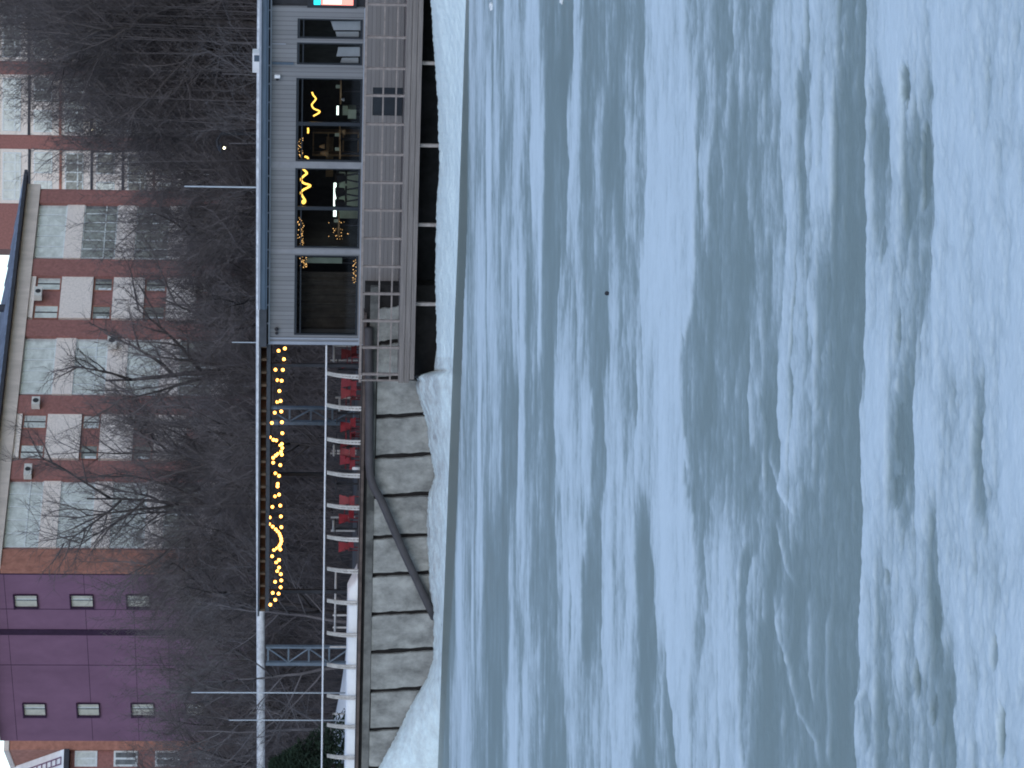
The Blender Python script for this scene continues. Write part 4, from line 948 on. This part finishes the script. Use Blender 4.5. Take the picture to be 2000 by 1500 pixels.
# ------------------------------------------------------------------ brick building: long front, purple end wall
def win_unit(F, t, s0, s1, z0, z1, off, cols, rowz, pane, fm='wframe', fw=0.06, name='window'):
    mb = MB()
    for k in range(cols + 1):
        c = s0 + (s1 - s0 - fw) * k / cols; mb.fbox(F, c, c + fw, z0, z1, off, off + .06)
    for z in [z0, z1 - fw] + rowz: mb.fbox(F, s0 + .003, s1 - .003, z + .002, z + fw - .002, off + .004, off + .052)
    w = obj(name, mb, M[fm], t)
    p = MB(); p.fbox(F, s0 + .01, s1 - .01, z0 + .01, z1 - .01, off + .005, off + .02); obj('pane', p, M[pane], w)
    return w
t = brick = thing('brick_apartment_building', FA.w(FA.sz(500, 750)[0], land_z(60), -5), 'red brick apartment building with pale panels and a purple end wall behind the trees', 'building')
SA0 = FA.sz(300, 1116, 0)[0]; SA1 = FA.sz(300, 372, 0)[0]
ZE = FA.sz(50, 400, 0)[1]           # eave underside
ZG = land_z(50) - 0.6
mb = MB(); mb.fbox(FA, SA0, SA1, ZG, ZE, -12.4, 0.0); obj('wall', mb, M['brick'], t)
fz0, fz1 = ZE - 0.75, ZE
mb = MB(); mb.fbox(FA, SA0 + .1, SA1 + .05, fz0, ZE - 0.01, 0.003, 0.30); obj('frieze', mb, M['cream'], t)
for y0, y1, m in ((1074, 1115, 'orange'), (900, 937, 'brick'), (774, 808, 'brick'), (626, 658, 'brick'), (508, 540, 'brick'), (374, 398, 'brick')):
    s0, s1 = FA.sz(250, y1, .22)[0], FA.sz(250, y0, .22)[0]
    mb = MB(); mb.fbox(FA, s0, s1, ZG, fz0 - 0.003, 0.002, 0.22); obj('pilaster', mb, M[m], t)
random.seed(21)
for (y0, y1, rows) in ((938, 1072, [(5, 80), (115, 182), (218, 285), (320, 388), (423, 490)]), (659, 773, [(42, 106), (145, 208), (248, 312), (350, 414), (452, 516)]), (399, 507, [(66, 128), (162, 228), (265, 330), (368, 432), (470, 530)])):
    s0, s1 = FA.sz(250, y1, .05)[0] + .02, FA.sz(250, y0, .05)[0] - .02
    mid = (y0 + y1) / 2
    zz = [(FA.sz(b, mid, .05)[1], FA.sz(a, mid, .05)[1]) for a, b in rows]
    zz.insert(0, (zz[0][0] + 2.9, zz[0][1] + 2.9)) if y0 > 900 else None
    for k, (z0, z1) in enumerate(zz):
        top = zz[k - 1][0] if k else min(fz0, z1 + .6)
        mb = MB(); mb.fbox(FA, s0, s1, z1 + .004, top - .004, 0.002, 0.10); obj('spandrel', mb, M['pebble'], t)
        pale = k == (1 if y0 > 900 else 0)
        win_unit(FA, t, s0 + .05, s1 - .05, z0, z1, 0.0, 6 if not pale else 5, [z0 + (z1 - z0) * .33] if k % 2 else [], 'wpale' if pale else ('wdark' if random.random() < .6 else 'wpale'), name='balcony_window')
    mb = MB(); mb.fbox(FA, s0, s1, ZG, zz[-1][0] - .004, 0.002, 0.10); obj('spandrel', mb, M['pebble'], t)
for (y0, y1, strips, topb) in ((809, 899, [(40, 90), (157, 195), (260, 300), (363, 403), (466, 506)], 38), (541, 625, [(67, 118), (180, 220), (281, 325), (384, 425), (487, 528)], 66)):
    s0, s1 = FA.sz(250, y1, .05)[0] + .01, FA.sz(250, y0, .05)[0] - .01
    mid = (y0 + y1) / 2; zz = [(FA.sz(b, mid, .05)[1], FA.sz(a, mid, .05)[1]) for a, b in strips]
    if y0 > 700: pass
    for k, (z0, z1) in enumerate(zz):
        top = zz[k - 1][0] if k else fz0
        if top - z1 > .05:
            mb = MB(); mb.fbox(FA, s0, s1, z1, top, 0.002, 0.16); obj('cladding_panel', mb, M['pebble'], t)
        L = s1 - s0
        for a0, a1 in ((s0, s0 + L * .33), (s1 - L * .34, s1)):
            w = win_unit(FA, t, a0 + .03, a1 - .03, z0 + .05, z1 - .05, -0.0, 1, [], 'wdark' if (k and random.random() < .7) else 'wpale', 'orange', .05)
            c = a0 + .1 + (a1 - a0 - .2) * .45
            mb = MB(); mb.fbox(FA, c, c + .06, z0 + .1, z1 - .1, .022, .05); obj('mullion', mb, M['dark'], w)
            if k in (1, 2):
                mb = MB(); mb.fbox(FA, a0 + .08, a0 + .28, z0 + .12, z1 - .3, .022, .035); obj('curtain', mb, M['wframe'], w)
# air conditioners hung on the front
for px0, px1, y0, y1, lb in ((67, 82, 562, 580, 0), (210, 228, 658, 675, 0), (47, 62, 908, 929, 0), (62, 78, 777, 792, 0)):
    s0, s1, z0, z1 = FA.rect(px0, px1, y0, y1, .5)
    u = MB(); u.fbox(FA, s0, s1, z0, z1, .24, .6); a = obj('air_conditioner', u, M['acbox'], t)
    u = MB(); c, cz = (s0 + s1) / 2, (z0 + z1) / 2; u.tube([FA.w(c, cz, .602), FA.w(c, cz, .615)], min(s1 - s0, z1 - z0) * .38, 14); obj('fan_grille', u, M['dark'], a)
# hip roof, low pitch
OV = 0.7; TAN = 0.22; zE = ZE
def RW_(a, o_, z): return FA.w(a, z, o_)
e0, e1 = SA0 - OV, SA1 + OV; f1, bk = OV, -12.4 - OV; half = (f1 - bk) / 2; zr_ = zE + 0.18 + half * TAN; mid = (f1 + bk) / 2
mb = MB()
mb.v += [RW_(e0, f1, zE + .18), RW_(e1, f1, zE + .18), RW_(e1, bk, zE + .18), RW_(e0, bk, zE + .18), RW_(e0 + half, mid, zr_), RW_(e1 - half, mid, zr_)]
mb.f += [(0, 1, 5, 4), (1, 2, 5), (2, 3, 4, 5), (3, 0, 4), (0, 3, 2, 1)]
for k in range(38):            # standing seams on the front slope
    a = e0 + 0.5 + k * 0.75
    if a > e1 - .2: break
    lim = min(half, (e1 - a), (a - e0)) * 0.98
    if lim < .1: continue
    p, q = RW_(a, f1 - .01, zE + .18), RW_(a, f1 - lim, zE + .18 + lim * TAN)
    for pp in (p, q): pass
    u = FA.a * .02; up = Vector((0, 0, .05))
    mb.hexa([p - u, p + u, q + u, q - u, p - u + up, p + u + up, q + u + up, q - u + up])
roof = obj('roof', mb, M['roofm'], t)
mb = MB(); mb.fbox(FA, e0 - .03, e1 + .03, zE + .0, zE + .175, f1 - .25, f1 + .06); obj('gutter', mb, M['eave'], roof)
mb = MB(); mb.fbox(FA, e0, e1 - .02, zE - .005 + .01, zE + .1, .31, f1 - .25); obj('soffit', mb, M['eave'], roof)
mb = MB(); mb.fbox(FA, e1 - .28, e1 + .03, zE + .0, zE + .174, bk, f1 - .251); obj('gutter', mb, M['eave'], roof)
p = FA.w(FA.sz(8, 602, -2)[0], 0, -2); zc = zE + .18 + 2.7 * TAN
obj('roof_vent', MB().tube([Vector((p.x, p.y, zc - .3)), Vector((p.x, p.y, zc + .35))], .22, 10), M['eave'], roof)

# purple end wall, perpendicular to the long front
c0 = FA.w(SA0, 0, 0)
FP = Face(1115, 150, 1 / 1.08); FP.o = Vector((c0.x, c0.y, 0)); FP.a = -FA.n * -1; 
FP.a = Vector((FA.n.x, FA.n.y, 0)); FP.n = Vector((-FA.a.x, -FA.a.y, 0))
if FP.n.y > 0: FP.n = -FP.n
mb = MB(); mb.fbox(FP, -12.45, -0.02, ZG, ZE - .01, 0.003, 0.12); pw = obj('end_wall', mb, M['purple'], t)
for y0, y1 in ((1116, 1122), (1229, 1240)):
    s0, s1 = FP.sz(150, y1, .12)[0], FP.sz(150, y0, .12)[0]
    mb = MB(); mb.fbox(FP, s0, s1, ZG, ZE - .02, .122, .15); obj('shade_stripe', mb, M['purple_dark'], pw)  # raised dark strips painted as recess shade and corner shadow
for y in (1299, 1190):
    s0 = FP.sz(150, y, .12)[0]; mb = MB(); mb.fbox(FP, s0 - .02, s0 + .02, ZG, ZE - .02, .121, .126); obj('panel_seam', mb, M['purple_dark'], pw)
for y, rows in ((1174, [(-83, -38), (27, 72), (137, 181), (247, 291), (355, 398), (463, 505)]), (1386, [(-60, -17), (45, 88), (150, 193), (256, 300), (362, 405), (468, 510)])):
    for px0, px1 in rows:
        s0, s1, z0, z1 = FP.rect(px0, px1, y - 13.5, y + 13.5, .12)
        mb = MB(); f = .05
        mb.fbox(FP, s0, s1, z1 - .06, z1 + .02, .122, .24); mb.fbox(FP, s0 - .02, s0 + .12, z0, z1 - .062, .122, .20)
        mb.fbox(FP, s1 - .04, s1 + .02, z0, z1 - .062, .122, .20); mb.fbox(FP, s0, s1, z0 - .05, z0 - .002, .122, .22)
        w = obj('window', mb, M['purple_dark'], t)
        mb = MB(); mb.fbox(FP, s0 + .12, s1 - .04, z0, z1 - .062, .122, .13); obj('pane', mb, M['wcream'], w)
        c = (s0 + s1) / 2 + .1
        mb = MB(); mb.fbox(FP, c - .05, c + .05, z0 + .002, z1 - .064, .131, .15); obj('mullion', mb, M['wdark'], w)
        mb = MB(); mb.fbox(FP, s1 - .36, s1 - .30, z0 + .002, z1 - .064, .131, .15); obj('sash', mb, M['wframe'], w)
# thin horizontal seams of the render
for px in (20, 172, 265, 330):
    z = FP.sz(px, 1280, .12)[1]; mb = MB(); mb.fbox(FP, -12.4, -0.1, z - .012, z + .012, .1205, .1235); obj('panel_seam', mb, M['purple_dark'], pw)

# ------------------------------------------------------------------ far block at the right
t = thing('distant_apartment_block', FB.w(0, land_z(120), -5), 'distant apartment block of pale panels and red stripes right of the brick building', 'building')
sB0, sB1 = FB.sz(50, 487, 0)[0], FB.sz(50, -300, 0)[0]
ztop = FB.sz(-150, 200, 0)[1]; zg = land_z(190) - .3
mb = MB(); mb.fbox(FB, sB0, sB1, zg, ztop, -14, 0); obj('wall', mb, M['brick'], t)
for y0, y1 in ((292, 398), (147, 264), (5, 120), (-140, -25)):
    s0, s1 = FB.sz(100, y1, .1)[0], FB.sz(100, y0, .1)[0]
    mb = MB(); mb.fbox(FB, s0, s1, zg, ztop - .2, .002, .12); obj('cladding_panel', mb, M['pebble'], t)
    k = 0
    for px in range(-106, 500, 61):
        z = FB.sz(px + 41, (y0 + y1) / 2, .1)[1]
        mb = MB(); mb.fbox(FB, s0, s1, z - .12, z + .12, .122, .2); obj('floor_band', mb, M['eave'] if k % 3 else M['orange'], t)
        z1, z0 = FB.sz(px + 50, (y0 + y1) / 2, .1)[1], FB.sz(px + 86, (y0 + y1) / 2, .1)[1]
        L = s1 - s0
        for a0, a1 in ((s0 + L * .06, s0 + L * .94),) if k % 2 else ((s0 + L * .05, s0 + L * .42), (s0 + L * .56, s0 + L * .95)):
            win_unit(FB, t, a0, a1, z0, z1, .13, 5 if k % 2 else 2, [z0 + (z1 - z0) * .28] if k % 2 else [], 'wdark' if random.random() < .45 else 'wpale', 'wframe', .12)
        k += 1
p = FB.at(180, 253, .4)
one('balcony_lamp', MB().ball(p, .07, 8, 6), M['lampglow'], 'tiny lit lamp on the distant apartment block', 'lamp', smooth=True)

# ------------------------------------------------------------------ lower brick house at the far left
FC = Face(1480, 205, -0.35)
t = thing('brick_house', FC.w(FC.sz(400, 1520)[0], land_z(100), -4), 'lower red brick house with snowy roof left of the purple wall', 'house')
s0, s1 = FC.sz(200, 2300, 0)[0], FC.sz(200, 1441, 0)[0]
ze = FC.sz(136, 1484, 0)[1]; zg = land_z(110) - .5
mb = MB(); mb.fbox(FC, s0, s1, zg, ze, -12, 0); obj('wall', mb, M['brick'], t)
a0, a1 = FC.sz(100, 1464.5, .3)[0], FC.sz(100, 1440, .3)[0]
mb = MB(); mb.fbox(FC, a0, a1, zg, FC.sz(18, 1452, .3)[1], -6, .3); obj('corner_tower', mb, M['orange'], t)
mb = MB(); mb.fbox(FC, a0 - .1, a1 + .1, FC.sz(18, 1452, .3)[1] + .002, FC.sz(8, 1452, .3)[1], -6.1, .4); obj('tower_cap', mb, M['cream'], t)
for y0, y1 in ((1466, 1497), (1520, 1551), (1575, 1606)):
    for px0, px1 in ((146, 190), (222, 269), (303, 350), (387, 431), (470, 512)):
        q = FC.rect(px0, px1, y0, y1, .05); win_unit(FC, t, q[0], q[1], q[2], q[3], .002, 2, [], 'wdark' if px0 > 200 else 'wpale', 'wframe', .13)
b1 = a0 - .02
mb = MB()
zr = ze + 0.55; rise = 4.3
for (a, o_, z) in ((s0, .6, zr - .2), (b1, .6, zr - .2), (b1, -6, zr + rise), (s0, -6, zr + rise), (s0, -12.6, zr), (b1, -12.6, zr)): mb.v.append(FC.w(a, z, o_))
mb.f += [(0, 1, 2, 3), (3, 2, 5, 4), (0, 3, 4), (1, 5, 2), (0, 4, 5, 1)]
rf_ = obj('roof', mb, M['snowbank'], t)
mb = MB(); mb.fbox(FC, s0, b1, ze + .002, zr - .22, .002, .72); obj('gutter', mb, M['eave'], rf_)
mb = MB()
yy = FC.sz(40, 1495, 0)[0]
for da in (0, .45): mb.tube([FC.w(yy + da, zr + .0, .5), FC.w(yy + da, zr + rise * .9, -5.4)], .045, 5)
for k in range(12):
    q = k / 11; mb.tube([FC.w(yy, zr + rise * .9 * q, .5 - 5.9 * q), FC.w(yy + .45, zr + rise * .9 * q, .5 - 5.9 * q)], .035, 5)
obj('roof_ladder', mb, M['purple'], rf_)

# ------------------------------------------------------------------ bare trees
def rand_perp(d, rnd):
    v = Vector((rnd.uniform(-1, 1), rnd.uniform(-1, 1), rnd.uniform(-1, 1)))
    v = v - d * v.dot(d)
    return v.normalized() if v.length > 1e-3 else rand_perp(d, rnd)
def gen_tree(seed, H, limbs=7, sub=(7, 7, 8), up=0.6, thick=1.0, fork=0.22):
    rnd = random.Random(seed); T, K = MB(), MB()
    def limb(p, d, L, r, segs, trop, wig):
        pts, rad = [p], [r]
        for k in range(segs):
            d = (d + rand_perp(d, rnd) * wig + Vector((0, 0, trop))).normalized()
            p = p + d * L / segs; pts.append(p); rad.append(max(.006, r * (1 - .8 * (k + 1) / segs)))
        return pts, rad
    def on(pts, q):
        x = q * (len(pts) - 1); i = min(int(x), len(pts) - 2); return pts[i].lerp(pts[i + 1], x - i), (pts[i + 1] - pts[i]).normalized()
    tp, tr = limb(Vector((0, 0, -.2)), Vector((rnd.uniform(-.1, .1), rnd.uniform(-.1, .1), 1)).normalized(), H * .8, 0.0125 * H * thick, 8, .12, .10)
    T.tube(tp, tr, 8)
    for i in range(limbs):
        q = fork + (.95 - fork) * (i + rnd.random() * .7) / limbs
        p, d = on(tp, q); ax = rand_perp(d, rnd)
        dd = (d * rnd.uniform(.45, .9) + ax * rnd.uniform(.6, 1)).normalized()
        L1 = H * rnd.uniform(.36, .5) * (1.15 - .6 * q)
        lp, lr = limb(p, dd, L1, .0068 * H * thick * (1.2 - .6 * q), 6, .13 * up, .09); T.tube(lp, lr, 6)
        for j in range(sub[0]):
            p2, d2 = on(lp, .22 + .78 * (j + rnd.random()) / sub[0])
            e2 = (d2 * .9 + rand_perp(d2, rnd) * rnd.uniform(.5, 1)).normalized()
            L2 = L1 * rnd.uniform(.35, .6)
            bp, br = limb(p2, e2, L2, .0030 * H * thick, 4, .10 * up, .12); K.tube(bp, br, 4, False)
            for m_ in range(sub[1]):
                p3, d3 = on(bp, .15 + .85 * (m_ + rnd.random()) / sub[1])
                e3 = (d3 * .9 + rand_perp(d3, rnd) * rnd.uniform(.5, 1)).normalized()
                L3 = L2 * rnd.uniform(.35, .65)
                cp, cr = limb(p3, e3, L3, .011 * thick, 2, .05 * up, .2); K.tube(cp, cr, 3, False)
                for n_ in range(sub[2]):
                    p4, d4 = on(cp, (n_ + rnd.random()) / sub[2])
                    e4 = (d4 * .8 + rand_perp(d4, rnd) * .8 + Vector((0, 0, .2 * up))).normalized()
                    K.spike(p4, p4 + e4 * L3 * rnd.uniform(.4, .9), .0068 * thick)
    return T, K
def tree_proto(seed, H, m1='bark', m2='twig', name='bare_tree', **kw):
    T, K = gen_tree(seed, H, **kw)
    r = thing(name, (0, 0, 0), '', 'tree', 'bare trees behind the quay')
    obj('trunk', T, M[m1], r, True, base=Vector((0, 0, 0))); obj('crown', K, M[m2], r, base=Vector((0, 0, 0)))
    return r
PROTO = [(tree_proto(1, 12, limbs=9, sub=(7, 7, 9)), 12), (tree_proto(2, 12, limbs=11, sub=(7, 6, 9), up=.9), 12), (tree_proto(3, 12, limbs=8, sub=(8, 7, 9), up=.3), 12),
         (tree_proto(4, 12, limbs=12, sub=(8, 6, 8), up=1.1, thick=.8), 12), (tree_proto(5, 9, 'palebark', 'palebark', limbs=7, sub=(5, 5, 6), thick=.7, up=.7), 9),
         (tree_proto(6, 12, limbs=6, sub=(6, 6, 7), up=.8, thick=1.35, fork=.12), 12)]
used = set()
def place(k, y, Y, ptop, rz, label, wide=1.0):
    pr, h0 = PROTO[k]
    p = at_y(575, y, Y); d = -((Vector((p.x, p.y, 0)) - PAV.o).dot(PAV.n)) - .2
    zg = land_z(d); ztop = at_y(ptop, y, Y).z; s = (ztop - zg) / h0
    o = pr if k not in used else copy_tree(pr); used.add(k)
    o.location = (p.x, p.y, zg - .1); o.rotation_euler = (0, 0, rz); o.scale = (s * wide, s * wide, s); o['label'] = label
TREES = [
 # k, photo row, distance, top, turn, wide
 (1, 1000, 118, 20, .3, 1.0, 'large dark tree forking wide in front of the leftmost big windows'),
 (5, 735, 120, 60, 1.1, 1.0, 'bare tree with arching limbs before the middle brick bays'),
 (0, 440, 116, 250, 2.0, 1.3, 'bare tree with curled limbs just behind the short mast'),
 (1, 60, 112, 0, 0.2, 1.2, 'dark dense tree filling the upper right corner'),
 (3, 150, 118, 110, 1.2, 1.2, 'dense tree behind the rooftop box'),
 (0, 235, 120, 190, 2.2, 1.2, 'dense tree to the right of the lit street lamp'),
 (1, 330, 124, 250, 3.2, 1.2, 'dense tree to the left of the lit street lamp'),
 (3, -60, 118, -60, 4.0, 1.3, 'dense tree at the right edge of the view'),
 (2, 20, 128, 20, 5.0, 1.2, 'far dense tree behind the right end of the cafe roof'),
 (3, 395, 114, 290, .7, 1.3, 'dense tree beside the slim mast behind the cafe'),
 (1, 520, 118, 340, 1.9, 1.4, 'low bare tree below the second pale panel stack'),
 (3, 590, 122, 345, 2.7, 1.4, 'low bare tree below the pale panels nearest the eave end'),
 (0, 655, 116, 330, 3.9, 1.3, 'low bare tree behind the left corner of the cafe roof'),
 (3, 850, 121, 130, 4.9, 1.2, 'bare tree spreading over the left column of pale panels'),
 (3, 800, 115, 330, 5.7, 1.4, 'low bare tree rising behind the lit canopy middle'),
 (1, 920, 124, 260, .1, 1.2, 'bare tree before the brick strip between panels and big windows'),
 (3, 1085, 119, 230, 1.0, 1.3, 'bare tree against the orange brick corner strip'),
 (0, 1150, 117, 290, 2.4, 1.3, 'bare tree in front of the right purple wall windows'),
 (2, 1225, 121, 285, 3.1, 1.3, 'bare tree before the dark stripe on the purple wall'),
 (1, 1300, 116, 330, 4.2, 1.3, 'bare tree in front of the middle of the purple wall'),
 (3, 1390, 120, 310, 5.2, 1.3, 'bare tree before the left purple wall windows'),
 (0, 1470, 118, 240, .9, 1.3, 'bare tree in front of the lower brick house'),
 (4, 1420, 108, 290, 1.4, 1.2, 'pale thin tree leaning over the pipe at far left'),
 (4, 1300, 106, 300, 3.4, 1.2, 'pale thin tree just right of the tallest mast'),
 (4, 1490, 106, 330, 2.4, 1.1, 'pale thin tree beside the dark green conifer'),
 (4, 1215, 107, 330, .4, 1.2, 'pale thin tree behind the left end of the canopy'),
 (4, 180, 106, 350, 5.4, 1.2, 'pale thin tree over the cafe roof by the rooftop box'),
 (4, 290, 107, 370, 4.4, 1.2, 'pale thin tree under the lit street lamp'),
 (1, 1560, 119, 230, 1.3, 1.2, 'bare tree at the left edge of the view'),
 (2, 100, 140, 70, 2.6, 1.2, 'bare tree far back before the distant block'),
 (4, 280, 138, 60, 3.7, 1.2, 'bare tree far back below the distant block windows'),
 (4, 180, 132, 40, 5.9, 1.2, 'tall bare tree far back behind the rooftop box'),
 (2, 480, 130, 380, .6, 1.4, 'short bare tree at the foot of the brick front'),
 (1, 700, 132, 370, 1.6, 1.4, 'short bare tree at the foot of the middle brick bay'),
 (3, 960, 130, 350, 2.6, 1.4, 'short bare tree behind the big forked tree'),
 (0, 1100, 131, 330, 3.6, 1.4, 'short bare tree at the corner of the purple wall'),
 (2, 1340, 132, 300, 4.6, 1.4, 'short bare tree at the foot of the purple wall'),
 (1, 1200, 110, 330, 5.6, 1.4, 'short bare tree close behind the canopy left end'),
 (3, 870, 109, 350, .6, 1.4, 'short bare tree close behind the canopy middle'),
 (0, 560, 108, 360, 1.6, 1.4, 'short bare tree close behind the cafe left half'),
]
for k, y, Y, pt, rz, wd, lb in TREES: place(k, y, Y, pt, rz, lb, wd)

# undergrowth on the slope
rnd = random.Random(9); mb = MB()
for i in range(5200):
    d = rnd.uniform(10.5, 34); a = rnd.uniform(-26, 24) * (1 + d / 100)
    b = PAV.w(a, land_z(d) - .05, -d); h = rnd.uniform(1.0, 3.2)
    tip = b + Vector((rnd.uniform(-.5, .5), rnd.uniform(-.5, .5), h)); mb.spike(b, tip, .014)
    for k in range(7):
        q = rnd.uniform(.15, .95); p = b.lerp(tip, q)
        mb.spike(p, p + Vector((rnd.uniform(-.6, .6), rnd.uniform(-.6, .6), rnd.uniform(.1, .7))), .010)
o = obj('undergrowth', mb, M['twig'], base=Vector((0, 0, 0))); o['kind'] = 'stuff'

# the wood behind the quay: a far mass of fine bare twigs
rnd = random.Random(77); mb = MB()
TOPS = [(-260, -120), (0, -90), (60, -30), (120, 50), (200, 140), (260, 190), (330, 235), (400, 260), (480, 300), (560, 340), (620, 350), (700, 365), (800, 360), (900, 340), (1000, 350), (1100, 330), (1200, 325), (1300, 350), (1400, 370), (1500, 380), (1700, 380)]
for i in range(3300):
    d = rnd.uniform(20, 44); y = rnd.uniform(-260, 1760) if i > 800 else rnd.uniform(-260, 330); a = PAV.sz(575, y, -d)[0]
    b = PAV.w(a, land_z(d) - .1, -d)
    tx = float(np.interp(y, [q[0] for q in TOPS], [q[1] for q in TOPS])) - 150 + rnd.random() ** .85 * 400
    h = PAV.sz(tx, y, -d)[1] - b.z
    if h < 1.5: continue
    tip = b + Vector((rnd.uniform(-.6, .6), rnd.uniform(-.6, .6), h)); mb.spike(b, tip, .02 + .002 * h)
    for k in range(int(16 + h * 4)):
        q = rnd.uniform(.12, 1) ; p = b.lerp(tip, q); l = rnd.uniform(.5, 1.5) * (1.15 - .55 * q)
        e = p + Vector((rnd.uniform(-1, 1), rnd.uniform(-1, 1), rnd.uniform(.3, 1.3))).normalized() * l; mb.spike(p, e, .0085)
        for w_ in range(2):
            f = p.lerp(e, rnd.uniform(.2, .8)); mb.spike(f, f + Vector((rnd.uniform(-1, 1), rnd.uniform(-1, 1), rnd.uniform(.1, 1))) * .35, .0065)
o = obj('bare_woods', mb, M['twig'], base=Vector((0, 0, 0))); o['kind'] = 'stuff'

# dark conifer at the far left
def conifer(y, Y, ptop, label):
    p = at_y(600, y, Y); zg = Z_QUAY + .3; H = at_y(ptop, y, Y).z - zg; r_ = random.Random(5)
    t = thing('young_conifer', Vector((p.x, p.y, zg)), label, 'tree')
    b = Vector((p.x, p.y, zg))
    obj('trunk', MB().tube([b - Vector((0, 0, .3)), b + Vector((0, 0, H))], [.09, .01], 7), M['bark'], t)
    mb = MB()
    for i in range(800):
        q = r_.random() ** .8; z = q * H; R0 = 2.3 * (1 - q) + .1; th = r_.uniform(0, 6.28)
        s = b + Vector((0, 0, z)); e = s + Vector((math.cos(th) * R0, math.sin(th) * R0, -.25 * R0 + r_.uniform(-.1, .1)))
        for k in range(9):
            u = r_.uniform(.25, 1); c = s.lerp(e, u); mb.spike(c, c + Vector((r_.uniform(-.2, .2), r_.uniform(-.2, .2), r_.uniform(-.16, .12))), .028)
    obj('crown', mb, M['needle'], t)
conifer(1495, 104, 528, 'dark green young conifer under the pipe at the far left')

# loose things on the ice
p = at_z(1188, 573, 0.03); one('ice_stone', MB().ball(p + Vector((0, 0, .02)), .035, 7, 5), M['dark'], 'small dark stone lying alone on the river ice', 'stone')
def chunk(px, py, r, label):
    p = at_z(px, py, 0.02); mb = MB().ball(p, r, 7, 5, .7); q = random.Random(px)
    for v in mb.v: v += Vector((q.uniform(-.3, .3), q.uniform(-.3, .3), q.uniform(-.2, .3))) * r
    one('ice_chunk', mb, M['snowbank'], label, 'ice chunk', 'ice chunks on the river')
chunk(1097, 3, .05, 'white ice chunk on the bare grey strip at the right edge')
chunk(961, 12, .10, 'long pale ice chunk nearer the shore at the right edge')

# ------------------------------------------------------------------ light
wd = bpy.data.worlds.new('World'); bpy.context.scene.world = wd; wd.use_nodes = True
nt = wd.node_tree; bg = nt.nodes['Background']; sky = nt.nodes.new('ShaderNodeTexSky'); sky.sky_type = 'NISHITA'
sky.sun_disc = False; SUN_EL, SUN_AZ = R(32), R(178)
sky.sun_elevation = SUN_EL; sky.sun_rotation = SUN_AZ; sky.air_density = 1.0; sky.dust_density = 0.3; sky.ozone_density = 0.6
nt.links.new(sky.outputs['Color'], bg.inputs['Color']); bg.inputs['Strength'].default_value = 0.15
sd = bpy.data.lights.new('sun', 'SUN'); so = bpy.data.objects.new('sun', sd); C.objects.link(so)
sd.energy = 0.65; sd.angle = R(40); sd.color = (1.0, 0.96, 0.92)
dirv = Vector((math.sin(SUN_AZ) * math.cos(SUN_EL), math.cos(SUN_AZ) * math.cos(SUN_EL), math.sin(SUN_EL)))
so.rotation_euler = dirv.to_track_quat('Z', 'Y').to_euler()
vs = bpy.context.scene.view_settings; vs.view_transform = 'Standard'; vs.look = 'None'; vs.gamma = 1; vs.exposure = 0.45
bpy.context.scene.cycles.max_bounces = 6
bpy.context.scene.cycles.filter_width = 1.9
bpy.context.scene.cycles.transparent_max_bounces = 12
